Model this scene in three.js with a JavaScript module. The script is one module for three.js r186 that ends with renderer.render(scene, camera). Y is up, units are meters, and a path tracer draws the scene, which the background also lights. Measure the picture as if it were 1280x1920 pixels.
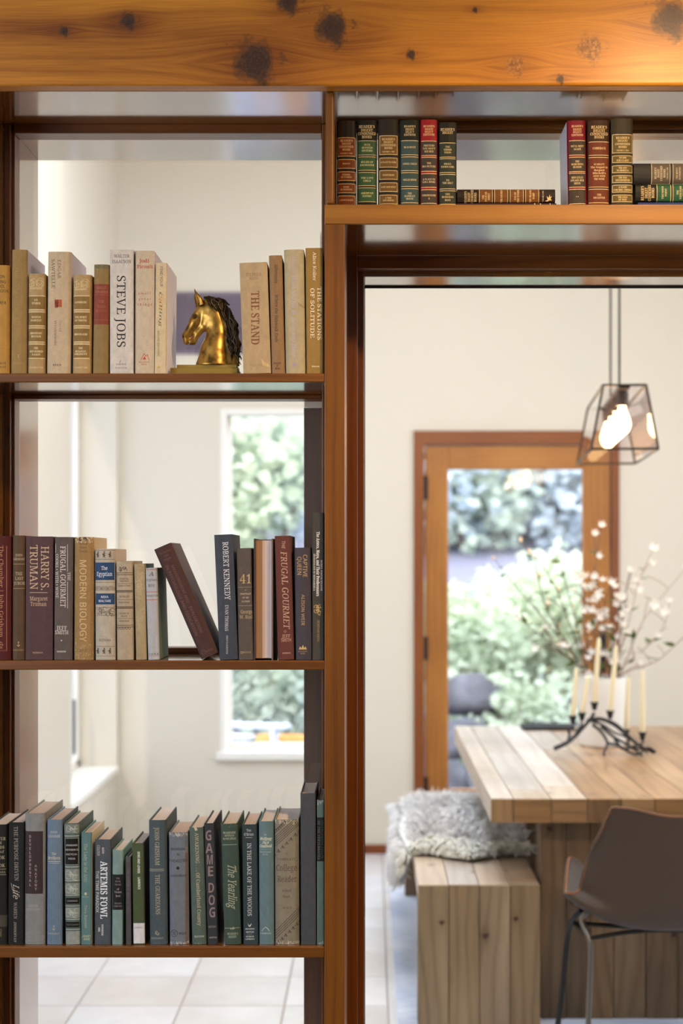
import * as THREE from 'three';
import { RoundedBoxGeometry } from 'three/addons/geometries/RoundedBoxGeometry.js';
import { mergeGeometries, mergeVertices, toCreasedNormals } from 'three/addons/utils/BufferGeometryUtils.js';
import { MarchingCubes } from 'three/addons/objects/MarchingCubes.js';
import { RectAreaLightUniformsLib } from 'three/addons/lights/RectAreaLightUniformsLib.js';

// ---------------------------------------------------------------- camera, sky, sun, area lights, exposure
const scene = new THREE.Scene();
const F = 2800, CX = 695, CY = 1050, EYE = 1.5;          // focal length in pixels, principal point, eye height
const camera = new THREE.PerspectiveCamera(2 * Math.atan(960 / F) * 180 / Math.PI, 1280 / 1920, 0.05, 200);
camera.position.set(0, EYE, 0);
camera.lookAt(0, EYE, -10);
camera.setViewOffset(1280, 1920, 640 - CX, 960 - CY, 1280, 1920);   // the photograph's lens shift
camera.focus = 2.92;
camera.userData.fStop = 3.1;
scene.background = new THREE.Color(0.78, 0.87, 1.0);
scene.backgroundIntensity = 6.0;
const renderer = new THREE.WebGLRenderer();
renderer.toneMapping = THREE.LinearToneMapping;
renderer.toneMappingExposure = 1.0;
renderer.shadowMap.enabled = true;
RectAreaLightUniformsLib.init();
const sun = new THREE.DirectionalLight(0xfff0d8, 3.5);
sun.position.set(-5, 13, 3); sun.target.position.set(0, 0, -12); scene.add(sun, sun.target);
sun.castShadow = true; sun.shadow.mapSize.set(2048, 2048);
Object.assign(sun.shadow.camera, { left: -14, right: 14, top: 14, bottom: -14, near: 0.5, far: 45 });
function areaLight(color, k, w, h, pos, look) {
  const l = new THREE.RectAreaLight(color, k, w, h); l.position.set(...pos); l.lookAt(...look); scene.add(l); return l;
}
areaLight(0xf4f7ff, 0.8, 2.2, 1.5, [2.82, 1.75, -5.4], [-2, 1.5, -5.4]);         // added daylight, from a made-up window in the right dining room wall (out of frame)
areaLight(0xeaf2ff, 5.6, 1.7, 2.5, [0.1, 3.93, -4.65], [0.1, 0, -4.6501]);      // added fill for the dining room, from a made-up skylight
areaLight(0xe6efff, 5.8, 2.6, 1.5, [-2.66, 1.6, 0.0], [0.2, 1.2, -1.2]);         // daylight of the window in the front room's left wall

// ---------------------------------------------------------------- helpers
const V3 = (x, y, z) => new THREE.Vector3(x, y, z);
const P = (px, py, z) => V3((px - CX) * z / F, EYE + (CY - py) * z / F, -z);     // a pixel of the photograph at a real distance
const PX = (px, z) => (px - CX) * z / F, PY = (py, z) => EYE + (CY - py) * z / F;
let seed = 7;
const rnd = () => { seed = (seed + 0x6d2b79f5) | 0; let t = Math.imul(seed ^ (seed >>> 15), 1 | seed); t = (t + Math.imul(t ^ (t >>> 7), 61 | t)) ^ t; return ((t ^ (t >>> 14)) >>> 0) / 4294967296; };
const rr = (a, b) => a + (b - a) * rnd();
const taken = {};
const numbered = (n) => { taken[n] = (taken[n] ?? -1) + 1; return taken[n] ? n + '_' + String(taken[n]).padStart(3, '0') : n; };
const shade = (o) => { o.castShadow = true; o.receiveShadow = true; return o; };
function thing(name, label, category, pos = [0, 0, 0], group) {
  const o = new THREE.Group(); o.name = numbered(name); o.position.set(...pos); scene.add(o);
  o.userData = { label, category }; if (group) o.userData.group = group;
  return o;
}
function part(name, geo, mat, parent, label) {
  const g = Array.isArray(geo) ? merge(geo) : geo;
  const m = shade(new THREE.Mesh(g, mat)); m.name = parent === scene ? numbered(name) : numberedIn(parent, name); parent.add(m);
  if (label) m.userData.label = label;
  return m;
}
function numberedIn(p, n) { const k = p.children.filter((c) => c.name === n || (c.name.startsWith(n + '_') && /^\d{3,}$/.test(c.name.slice(n.length + 1)))).length; return k ? n + '_' + String(k).padStart(3, '0') : n; }
function struct(name, geo, mat, label) {
  const m = part(name, geo, mat, scene); m.userData.kind = 'structure'; if (label) m.userData.label = label; return m;
}
function structGroup(name, label) { const o = new THREE.Group(); o.name = numbered(name); scene.add(o); o.userData = { kind: 'structure' }; if (label) o.userData.label = label; return o; }
function merge(list) {
  const l = list.map((g) => { const n = g.index ? g.toNonIndexed() : g.clone(); for (const k of Object.keys(n.attributes)) if (!['position', 'normal', 'uv', 'color'].includes(k)) n.deleteAttribute(k); if (!n.attributes.normal) n.computeVertexNormals(); if (!n.attributes.uv) n.setAttribute('uv', new THREE.BufferAttribute(new Float32Array(n.attributes.position.count * 2), 2)); return n; });
  const colored = l.every((g) => g.attributes.color); if (!colored) l.forEach((g) => g.deleteAttribute('color'));
  return mergeGeometries(l);
}
// box with rounded edges between two corners; uv in metres with the grain along its longest side (or `grain`)
function bx(x0, x1, y0, y1, z0, z1, r = 0.002, grain, seg = 2) {
  const w = Math.abs(x1 - x0), h = Math.abs(y1 - y0), d = Math.abs(z1 - z0);
  const g = r > 0 ? new RoundedBoxGeometry(w, h, d, seg, Math.min(r, w * 0.45, h * 0.45, d * 0.45)) : new THREE.BoxGeometry(w, h, d).toNonIndexed();
  metres(g, grain ?? (w >= h && w >= d ? 'x' : h >= d ? 'y' : 'z'));
  g.translate((x0 + x1) / 2, (y0 + y1) / 2, (z0 + z1) / 2);
  return g;
}
function metres(g, grain = 'x', ou = rr(0, 3), ov = rr(0, 3)) {
  const p = g.attributes.position, n = g.attributes.normal, uv = new Float32Array(p.count * 2);
  for (let i = 0; i < p.count; i++) {
    const a = { x: p.getX(i), y: p.getY(i), z: p.getZ(i) }, ax = Math.abs(n.getX(i)), ay = Math.abs(n.getY(i)), az = Math.abs(n.getZ(i));
    const face = ax >= ay && ax >= az ? 'x' : ay >= az ? 'y' : 'z', rest = ['x', 'y', 'z'].filter((k) => k !== face);
    const u = rest.includes(grain) ? grain : rest[0], v = rest.find((k) => k !== u);
    uv[i * 2] = a[u] + ou; uv[i * 2 + 1] = a[v] + ov + (face === 'x' ? 0.37 : face === 'y' ? 0.71 : 0);
  }
  g.setAttribute('uv', new THREE.BufferAttribute(uv, 2)); return g;
}
function tube(pts, r, seg = 24, rad = 8, closed = false, taper) {
  const c = new THREE.CatmullRomCurve3(pts.map((p) => (p.isVector3 ? p : V3(...p))), closed, 'centripetal');
  const g = new THREE.TubeGeometry(c, seg, r, rad, closed);
  if (taper) {
    const p = g.attributes.position, row = rad + 1;
    for (let i = 0; i <= seg; i++) { const t = i / seg, c0 = c.getPointAt(Math.min(1, t)), k = taper(t); for (let j = 0; j < row; j++) { const q = i * row + j; p.setXYZ(q, c0.x + (p.getX(q) - c0.x) * k, c0.y + (p.getY(q) - c0.y) * k, c0.z + (p.getZ(q) - c0.z) * k); } }
    g.computeVertexNormals();
  }
  return g;
}
function bar(a, b, w, h = w) {          // square bar between two points
  const d = V3().subVectors(b, a), L = d.length(), g = new RoundedBoxGeometry(w, h, L, 1, Math.min(w, h) * 0.15);
  const up = Math.abs(d.y) > 0.9 * L ? V3(0, 0, 1) : V3(0, 1, 0);
  const m = new THREE.Matrix4().lookAt(a, b, up).setPosition(V3().addVectors(a, b).multiplyScalar(0.5));
  return g.applyMatrix4(m);
}
// polygon in x,z (seen from above, any orientation) drawn up from y0 to y1
function extrudeY(poly, y0, y1, crease = 0.5) {
  const pts = poly.map((q) => new THREE.Vector2(q[0], q[1]));
  if (THREE.ShapeUtils.isClockWise(pts)) pts.reverse();
  const tri = THREE.ShapeUtils.triangulateShape(pts, []), v = [];
  const n = pts.length;
  for (let i = 0; i < n; i++) {
    const a = pts[i], b = pts[(i + 1) % n];
    v.push(a.x, y0, a.y, b.x, y1, b.y, b.x, y0, b.y, a.x, y0, a.y, a.x, y1, a.y, b.x, y1, b.y);
  }
  for (const [a, b, c] of tri) { v.push(pts[a].x, y1, pts[a].y, pts[c].x, y1, pts[c].y, pts[b].x, y1, pts[b].y); v.push(pts[a].x, y0, pts[a].y, pts[b].x, y0, pts[b].y, pts[c].x, y0, pts[c].y); }
  const g = new THREE.BufferGeometry(); g.setAttribute('position', new THREE.Float32BufferAttribute(v, 3));
  const uv = new Float32Array(v.length / 3 * 2);
  for (let i = 0; i < v.length / 3; i++) { uv[i * 2] = v[i * 3]; uv[i * 2 + 1] = v[i * 3 + 1]; }
  g.setAttribute('uv', new THREE.BufferAttribute(uv, 2));
  return toCreasedNormals(g, crease);
}
// grid surface from f(u, v) -> [x, y, z]
function grid(f, nu, nv) {
  const p = [], uv = [], idx = [];
  for (let j = 0; j <= nv; j++) for (let i = 0; i <= nu; i++) { p.push(...f(i / nu, j / nv)); uv.push(i / nu, j / nv); }
  for (let j = 0; j < nv; j++) for (let i = 0; i < nu; i++) { const a = j * (nu + 1) + i, b = a + 1, c = a + nu + 1, d = c + 1; idx.push(a, b, d, a, d, c); }
  const g = new THREE.BufferGeometry(); g.setAttribute('position', new THREE.Float32BufferAttribute(p, 3)); g.setAttribute('uv', new THREE.Float32BufferAttribute(uv, 2)); g.setIndex(idx); g.computeVertexNormals(); return g;
}
// ---------------------------------------------------------------- procedural textures
const hash = (x, y, s) => { let h = Math.imul(x | 0, 374761393) ^ Math.imul(y | 0, 668265263) ^ Math.imul(s | 0, 2147483647 - 58); h = Math.imul(h ^ (h >>> 13), 1274126177); return ((h ^ (h >>> 16)) >>> 0) / 4294967296; };
function vnoise(x, y, s, px = 0, py = 0) {     // value noise, periodic when px, py are given
  let ix = Math.floor(x), iy = Math.floor(y); const fx = x - ix, fy = y - iy, u = fx * fx * (3 - 2 * fx), w = fy * fy * (3 - 2 * fy);
  let jx = ix + 1, jy = iy + 1;
  if (px) { ix = ((ix % px) + px) % px; jx = ((jx % px) + px) % px; } if (py) { iy = ((iy % py) + py) % py; jy = ((jy % py) + py) % py; }
  const a = hash(ix, iy, s), b = hash(jx, iy, s), c = hash(ix, jy, s), d = hash(jx, jy, s);
  return a + (b - a) * u + (c - a) * w + (a - b - c + d) * u * w;
}
function dataTex(W, H, fn, { srgb = true, repeat = [1, 1] } = {}) {
  const d = new Uint8Array(W * H * 4), o = [0, 0, 0];
  for (let y = 0; y < H; y++) for (let x = 0; x < W; x++) { fn(x / W, y / H, o); const k = (y * W + x) * 4; d[k] = Math.max(0, Math.min(255, o[0])); d[k + 1] = Math.max(0, Math.min(255, o[1])); d[k + 2] = Math.max(0, Math.min(255, o[2])); d[k + 3] = 255; }
  const t = new THREE.DataTexture(d, W, H); t.wrapS = t.wrapT = THREE.RepeatWrapping; t.magFilter = THREE.LinearFilter; t.minFilter = THREE.LinearMipmapLinearFilter; t.generateMipmaps = true;
  if (srgb) t.colorSpace = THREE.SRGBColorSpace; t.repeat.set(...repeat); t.needsUpdate = true; return t;
}
const mixc = (a, b, t, o) => { for (let i = 0; i < 3; i++) o[i] = a[i] + (b[i] - a[i]) * t; };
// wood: L metres along the grain (u), Wd metres across (v); knots [u m, v m, radius m, paleness]
function woodTex(W, H, L, Wd, light, dark, { knots = [], patches = [], s = 1, rings = 26, streak = 0.5, knotCol = [52, 34, 24] } = {}) {
  const c = [0, 0, 0];
  return dataTex(W, H, (u, v, o) => {
    const x = u * L, y = v * Wd;
    let yy = y + 0.010 * (vnoise(u * 3, v * 2, s, 3, 2) - 0.5) + 0.004 * (vnoise(u * 9, v * 8, s + 1, 9, 8) - 0.5), kd = 9, kp = 0, halo = 0;
    for (const [kx, ky, r, pale = 0] of knots) {
      const dx = x - kx, dy = y - ky, e = Math.exp(-((dx / (r * 4.2)) ** 2 + (dy / (r * 2.2)) ** 2));
      yy += Math.sign(dy || 1) * -e * r * 1.1; halo = Math.max(halo, e);
      const d = Math.hypot(dx, dy * 0.92) / r * (1 + 0.55 * (vnoise(dx / r * 1.7 + 40, dy / r * 1.7 + 40, s + 9) - 0.5) + 0.3 * (vnoise(dx / r * 5 + 40, dy / r * 5 + 40, s + 10) - 0.5)); if (d < kd) { kd = d; kp = pale; }
    }
    const q = yy / Wd, ring = 0.5 + 0.5 * Math.sin(6.2832 * rings * q + 5 * vnoise(u * 2, q * 5, s + 2, 2, 5) * 2);
    const fine = vnoise(u * L * 14, q * 150, s + 3, Math.round(L * 14), 150), broad = vnoise(u * 4, q * 4, s + 4, 4, 4), fleck = vnoise(u * L * 45, q * 300, s + 5, Math.round(L * 45), 300);
    let t = 0.20 + streak * 0.5 * ring ** 3 + 0.22 * (fine - 0.5) + 0.5 * (broad - 0.45) + 0.1 * (fleck - 0.5) + 0.28 * halo; for (const [px, py, rx, ry, k] of patches) { const e = ((x - px) / rx) ** 2 + ((y - py) / ry) ** 2; if (e < 6) t += k * Math.exp(-e * 1.3) * (0.7 + 0.6 * fine); }
    mixc(light, dark, Math.max(0, Math.min(1.15, t)), c);
    if (kd < 1.5) {
      const a = kd < 0.85 ? 1 : Math.max(0, (1.5 - kd) / 0.65), n = vnoise(x * 260, y * 260, s + 6), n2 = vnoise(x * 800, y * 800, s + 7), ringk = 0.5 + 0.5 * Math.sin(kd * 16 + n * 4), sp = n2 > 0.82 ? 1 : 0;
      const kc = kp ? [100 + 95 * n - 60 * sp, 62 + 70 * n - 44 * sp, 28 + 40 * n - 22 * sp] : [knotCol[0] + 26 * ringk * kd + 46 * sp * n, knotCol[1] + 15 * ringk * kd + 40 * sp * n, knotCol[2] + 8 * ringk * kd + 32 * sp * n];
      mixc(c, kc, a * (kp ? 0.7 : 0.88), c);
    }
    o[0] = c[0]; o[1] = c[1]; o[2] = c[2];
  }, { repeat: [1 / L, 1 / Wd] });
}
const std = (o) => new THREE.MeshStandardMaterial(o), phy = (o) => new THREE.MeshPhysicalMaterial(o);
const rgb = (r, g, b) => new THREE.Color().setRGB(r / 255, g / 255, b / 255, THREE.SRGBColorSpace);

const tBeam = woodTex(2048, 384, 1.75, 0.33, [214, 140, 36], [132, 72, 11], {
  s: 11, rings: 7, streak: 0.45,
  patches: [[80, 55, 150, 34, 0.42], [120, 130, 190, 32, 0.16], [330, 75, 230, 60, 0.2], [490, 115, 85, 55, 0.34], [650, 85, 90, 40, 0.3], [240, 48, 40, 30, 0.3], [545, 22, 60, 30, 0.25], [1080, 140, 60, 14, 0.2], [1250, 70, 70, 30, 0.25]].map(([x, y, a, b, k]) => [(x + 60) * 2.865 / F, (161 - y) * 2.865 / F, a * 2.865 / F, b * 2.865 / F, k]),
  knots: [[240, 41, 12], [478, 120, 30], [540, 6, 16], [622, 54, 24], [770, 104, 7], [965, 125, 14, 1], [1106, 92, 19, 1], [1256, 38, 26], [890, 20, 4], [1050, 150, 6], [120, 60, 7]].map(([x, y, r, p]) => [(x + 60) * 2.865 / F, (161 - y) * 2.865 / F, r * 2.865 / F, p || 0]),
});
const tWood = woodTex(1024, 512, 1.1, 0.42, [124, 76, 18], [74, 41, 8], { s: 23, rings: 16, knots: [[0.86, 0.12, 0.007], [0.3, 0.33, 0.005]] });
const tHead = woodTex(1024, 128, 1.3, 0.12, [150, 100, 32], [98, 58, 14], { s: 61, rings: 4, knots: [[0.48, 0.05, 0.008], [0.95, 0.03, 0.004]] });
const tDoor = woodTex(512, 512, 1.0, 0.4, [178, 118, 48], [132, 76, 24], { s: 31, rings: 14 });
const tGrey = woodTex(1024, 512, 0.9, 0.4, [192, 180, 164], [124, 110, 94], { s: 41, rings: 9, streak: 0.55, knots: [[0.2, 0.1, 0.008], [0.55, 0.27, 0.01], [0.8, 0.16, 0.006], [0.4, 0.36, 0.007]], knotCol: [62, 44, 32] });
const tBrown = woodTex(1024, 512, 0.9, 0.4, [140, 120, 94], [84, 66, 46], { s: 51, rings: 9, streak: 0.55, knots: [[0.2, 0.1, 0.008], [0.5, 0.27, 0.011], [0.83, 0.16, 0.007], [0.4, 0.36, 0.008], [0.65, 0.05, 0.006]], knotCol: [44, 30, 22] });
const tPale = woodTex(1024, 512, 0.9, 0.4, [218, 206, 190], [164, 148, 128], { s: 71, rings: 8, streak: 0.45, knots: [[0.25, 0.1, 0.007], [0.62, 0.3, 0.008]], knotCol: [96, 74, 54] });
const tPlaster = dataTex(512, 512, (u, v, o) => { const n = 128 + 70 * (vnoise(u * 40, v * 40, 3, 40, 40) - 0.5) + 60 * (vnoise(u * 110, v * 110, 4, 110, 110) - 0.5); o[0] = o[1] = o[2] = n; }, { srgb: false, repeat: [0.8, 0.8] });
const tTile = dataTex(512, 512, (u, v, o) => { const n = vnoise(u * 6, v * 6, 5, 6, 6) * 0.6 + vnoise(u * 24, v * 24, 6, 24, 24) * 0.3 + vnoise(u * 90, v * 90, 7, 90, 90) * 0.12; mixc([228, 229, 234], [204, 202, 202], n, o); }, { repeat: [0.9, 0.9] });
const tPages = dataTex(256, 16, (u, v, o) => { const n = 0.55 * hash(Math.floor(u * 256), 1, 3) + 0.3 * vnoise(u * 110, v * 2, 4, 110, 2); mixc([226, 218, 211], [176, 165, 155], n, o); }, { repeat: [28, 6] });
const tCloth = dataTex(256, 256, (u, v, o) => { const n = 118 + 46 * (((Math.floor(u * 128) + Math.floor(v * 128)) % 2) - 0.5) + 70 * (hash(Math.floor(u * 256), Math.floor(v * 256), 8) - 0.5); o[0] = o[1] = o[2] = n; }, { srgb: false, repeat: [12, 12] });
const tRug = dataTex(512, 512, (u, v, o) => { const w = 0.5 + 0.5 * Math.sin(u * 6.2832 * 64), n = 0.45 * vnoise(u * 5, v * 9, 12, 5, 9) + 0.3 * vnoise(u * 60, v * 20, 13, 60, 20) + 0.25 * w; mixc([226, 230, 240], [160, 172, 196], n, o); }, { repeat: [1.2, 1.2] });

const M = {};
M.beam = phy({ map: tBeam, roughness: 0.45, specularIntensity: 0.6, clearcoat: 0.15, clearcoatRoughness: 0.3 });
M.wood = phy({ map: tWood, roughness: 0.42, specularIntensity: 0.6, clearcoat: 0.15, clearcoatRoughness: 0.25 });
M.header = phy({ map: tHead, roughness: 0.42, specularIntensity: 0.6, clearcoat: 0.15, clearcoatRoughness: 0.25 });
M.gloss = phy({ map: tWood, roughness: 0.15, ior: 2.33, clearcoat: 1, clearcoatRoughness: 0.1 });
M.frame = phy({ map: tWood, color: rgb(232, 215, 205), roughness: 0.4, specularIntensity: 0.6, clearcoat: 0.3, clearcoatRoughness: 0.25 });
M.jamb = phy({ map: tWood, color: rgb(232, 205, 205), roughness: 0.4, specularIntensity: 0.6, clearcoat: 0.2, clearcoatRoughness: 0.25 });
M.dark = phy({ map: tGrey, color: rgb(140, 112, 98), roughness: 0.5, clearcoat: 0.3, clearcoatRoughness: 0.3 });
M.wall = std({ color: rgb(214, 205, 187), roughness: 0.92, bumpMap: tPlaster, bumpScale: 0.0006 });
M.white = std({ color: rgb(236, 232, 222), roughness: 0.8 });
M.wallBack = std({ color: rgb(112, 102, 92), roughness: 0.95 });
M.wallFront = std({ color: rgb(236, 236, 234), roughness: 0.92 });
M.ceil = std({ color: rgb(232, 226, 214), roughness: 0.95 });
M.door = phy({ map: tDoor, roughness: 0.42, clearcoat: 0.4, clearcoatRoughness: 0.25 });
M.casing = phy({ map: tDoor, color: rgb(205, 175, 150), roughness: 0.42, clearcoat: 0.3, clearcoatRoughness: 0.3 });
M.base = phy({ map: tDoor, color: rgb(190, 150, 120), roughness: 0.45 });
M.tile = ['#ffffff', '#f6f2ec', '#efeae4', '#fbf8f4'].map((c) => phy({ map: tTile, color: new THREE.Color(c), roughness: 0.33, clearcoat: 0.2, clearcoatRoughness: 0.3 }));
M.grout = std({ color: rgb(176, 168, 160), roughness: 0.95 });
M.glass = phy({ color: 0xffffff, transmission: 1, thickness: 0, roughness: 0, ior: 1.5 });
M.black = std({ color: rgb(38, 37, 36), roughness: 0.55, metalness: 0.5 });
M.blackSoft = std({ color: rgb(30, 29, 29), roughness: 0.6 });
M.steel = std({ color: rgb(120, 118, 116), roughness: 0.35, metalness: 0.9 });

// ---------------------------------------------------------------- the two rooms
const ZF = 7.636, XL = -1.29, XR = 2.86, CH = 3.95;      // far wall, left wall, right wall, dining ceiling
const Z0 = 2.9, Z1 = 3.115, Z2 = 3.35;                   // shelf fronts, interior window frame, dining side of the partition
const TS = 0.349;
{
  const fl = struct('floor', bx(-3.2, 3.2, -0.12, -0.006, -2.61, -7.9, 0, 'x'), M.grout);
  const tg = [0, 1, 2, 3].map(() => bx(-TS / 2 + 0.003, TS / 2 - 0.003, -0.009, 0, -TS / 2 + 0.003, TS / 2 - 0.003, 0.002, 'x', 1));
  for (let i = -1; i < 12; i++) for (let k = -1; k < 7; k++) {
    const cx = -0.989 + (i + 0.5) * TS, cz = 5.376 + (k + 0.5) * TS - 0.0;
    const x0 = Math.max(cx - TS / 2, XL), x1 = Math.min(cx + TS / 2, XR), z0 = cz - TS / 2, z1 = Math.min(cz + TS / 2, ZF);
    if (x1 - x0 < 0.02 || z1 - z0 < 0.02) continue;
    const full = x1 - x0 > TS - 0.001 && z1 - z0 > TS - 0.001;
    const g = full ? tg[(i * 7 + k * 3 + 30) % 4] : bx(x0 + 0.003, x1 - 0.003, -0.009, 0, -z0 - 0.003, -z1 + 0.003, 0.002, 'x', 1);
    const t = part('tile', g, M.tile[Math.floor(hash(i, k, 3) * 4)], fl); if (full) t.position.set(cx, 0, -cz);
  }
  for (let i = -1; i < 12; i++) for (let k = -4; k < -1; k++) { const cx = -0.989 + (i + 0.5) * TS, cz = -(5.376 + (k + 0.5) * TS), x0 = Math.max(cx - TS / 2, XL), cut = x0 > cx - TS / 2 + 0.001; const t = part('tile', cut ? bx(x0 + 0.003, cx + TS / 2 - 0.003, -0.009, 0, cz + TS / 2 - 0.003, cz - TS / 2 + 0.003, 0.002, 'x', 1) : tg[(i + k + 20) % 4], M.tile[Math.floor(hash(i, k, 3) * 4)], fl); if (!cut) t.position.set(cx, 0, cz); }
}
// far wall with the door and the window
const DX0 = PX(775, ZF), DX1 = PX(1160, ZF), DT = PY(808, ZF);
const WX0 = PX(413, ZF), WX1 = PX(640, ZF), WB = PY(1420, ZF), WT = PY(766, ZF);
const wy = (x0, x1, y0, y1) => bx(x0, x1, y0, y1, -ZF, -ZF - 0.16, 0);
struct('wall_far', [wy(XL - 0.5, WX0, -0.1, CH), wy(WX0, WX1, -0.1, WB), wy(WX0, WX1, WT, CH), wy(WX1, DX0 + 0.02, -0.1, CH), wy(DX0 + 0.02, DX1 - 0.02, DT - 0.02, CH), wy(DX1 - 0.02, XR + 0.3, -0.1, CH)], M.wall, 'cream plaster far wall of the dining room with a wooden glazed door and a window');
// left wall with its deep window recess (z 6.43 to 7.56)
const LZ0 = 6.43, LZ1 = 7.585, LB = PY(1438, ZF) - 0.0, LT = 2.55, XO = -1.50;
const lx = (y0, y1, z0, z1, x = XL) => bx(x - 0.26, x, y0, y1, -z0, -z1, 0);
struct('wall_left', [lx(-0.1, CH, 3.0, LZ0), lx(-0.1, LB, LZ0, LZ1), lx(LT, CH, LZ0, LZ1), lx(-0.1, CH, LZ1, ZF + 0.1), bx(XL - 0.05, XL + 0.035, -0.05, CH, -5.2, -6.12, 0.012)], M.wall, 'cream plaster left wall of the dining room with a deep window recess');
{
  const w = structGroup('window_1', 'deep side window of the dining room seen at a grazing angle');
  part('window_sill', bx(XO, XL + 0.012, LB - 0.02, LB + 0.012, -LZ0 + 0.02, -LZ1, 0.006), M.white, w);
  part('window_frame', [bx(XO - 0.03, XO + 0.02, LB, LT, -LZ0, -LZ0 - 0.05), bx(XO - 0.03, XO + 0.02, LB, LT, -LZ1 + 0.05, -LZ1), bx(XO - 0.03, XO + 0.02, LB, LB + 0.05, -LZ0, -LZ1), bx(XO - 0.03, XO + 0.02, LT - 0.05, LT, -LZ0, -LZ1)], M.white, w);
  part('pane', bx(XO - 0.006, XO, LB + 0.05, LT - 0.05, -LZ0 - 0.05, -LZ1 + 0.05, 0), phy({ color: new THREE.Color().setRGB(0.64, 0.65, 0.68), transmission: 1, thickness: 0, roughness: 0, ior: 1.5 }), w, 'window pane with a grey tint added to dim the daylight');  // grey tint added to hold daylight off the far wall
  part('handle', [bx(XO + 0.02, XO + 0.035, PY(1415, 7.4), PY(1312, 7.4), -7.40, -7.425, 0.004)], M.steel, w, 'slim dark window handle');
}
struct('wall_right', [bx(XR, XR + 0.2, -0.1, 1.0, -3.2, -ZF - 0.1, 0), bx(XR, XR + 0.2, 2.5, CH, -3.2, -ZF - 0.1, 0), bx(XR, XR + 0.2, 1.0, 2.5, -3.2, -4.3, 0), bx(XR, XR + 0.2, 1.0, 2.5, -6.5, -ZF - 0.1, 0)], M.wall);
{
  const w = structGroup('window_3', 'unseen window added in the right dining room wall for daylight');  // made-up window, put in to bring daylight from the right
  part('window_frame', [bx(XR + 0.05, XR + 0.1, 1.0, 1.06, -4.3, -6.5), bx(XR + 0.05, XR + 0.1, 2.44, 2.5, -4.3, -6.5), bx(XR + 0.05, XR + 0.1, 1.0, 2.5, -4.3, -4.36), bx(XR + 0.05, XR + 0.1, 1.0, 2.5, -6.44, -6.5)], M.white, w);
  part('pane', bx(XR + 0.07, XR + 0.076, 1.06, 2.44, -4.36, -6.44, 0), M.glass, w);
}
struct('ceiling', [bx(XL - 0.5, -0.8, CH, CH + 0.15, -2.95, -ZF - 0.2, 0), bx(1.0, XR + 0.3, CH, CH + 0.15, -2.95, -ZF - 0.2, 0), bx(-0.8, 1.0, CH, CH + 0.15, -2.95, -3.35, 0), bx(-0.8, 1.0, CH, CH + 0.15, -5.95, -ZF - 0.2, 0)], M.ceil, 'high white dining room ceiling');
{
  const w = structGroup('window_5', 'unseen skylight added to light the dining room from above');  // made-up skylight, put in to light table, bench and floor
  part('window_frame', [bx(-0.8, -0.75, CH, CH + 0.15, -3.35, -5.95), bx(0.95, 1.0, CH, CH + 0.15, -3.35, -5.95), bx(-0.8, 1.0, CH, CH + 0.15, -3.35, -3.4), bx(-0.8, 1.0, CH, CH + 0.15, -5.9, -5.95)], M.white, w);
  part('pane', bx(-0.75, 0.95, CH + 0.1, CH + 0.106, -3.4, -5.9, 0), phy({ color: rgb(240, 244, 248), transmission: 1, thickness: 0, roughness: 1 }), w, 'frosted pane of the added skylight');
}
// the front room, where the camera stands
const FH = 2.78;
struct('ceiling_front', bx(-2.9, XR + 0.2, FH, FH + 0.12, 2.7, -3.0, 0), M.wallFront);
struct('wall_front_left', [bx(-2.9, -2.7, -0.1, 0.85, 2.7, -3.3, 0), bx(-2.9, -2.7, 2.35, FH, 2.7, -3.3, 0), bx(-2.9, -2.7, 0.85, 2.35, 2.7, 1.3, 0), bx(-2.9, -2.7, 0.85, 2.35, -1.3, -3.3, 0)], M.wallFront);
struct('wall_front_right', bx(2.7, 2.9, -0.1, FH, 2.7, -3.3, 0), M.wallFront);
struct('wall_back', bx(-2.9, 2.9, -0.1, FH, 2.5, 2.7, 0), M.wallBack);
struct('floor_front', bx(-2.9, 2.9, -0.12, -0.002, 2.7, -2.6, 0, 'z'), M.frame);
{
  const w = structGroup('window_4', 'window in the left wall of the front room');
  part('window_frame', [bx(-2.8, -2.74, 0.85, 0.91, 1.3, -1.3), bx(-2.8, -2.74, 2.29, 2.35, 1.3, -1.3), bx(-2.8, -2.74, 0.85, 2.35, 1.3, 1.24), bx(-2.8, -2.74, 0.85, 2.35, -1.24, -1.3), bx(-2.8, -2.74, 0.85, 2.35, 0.03, -0.03)], M.white, w);
  part('pane', bx(-2.77, -2.764, 0.91, 2.29, 1.24, -1.24, 0), M.glass, w);
}
// partition wall between the rooms, round the bookcase and the passage
const XP = PX(-44, Z0), XPR = 0.95;                        // left partition board of the bookcase, right post of the passage
struct('wall_partition', [bx(-3.1, XP - 0.03, -0.1, CH, -Z0 - 0.03, -Z2 + 0.002, 0), bx(XPR + 0.06, XR + 0.1, -0.1, CH, -Z0 - 0.03, -Z2 + 0.002, 0), bx(XP - 0.03, XPR + 0.06, EYE + 0.935, CH, -Z0 - 0.2, -Z2 + 0.002, 0)], M.wall);
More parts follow.
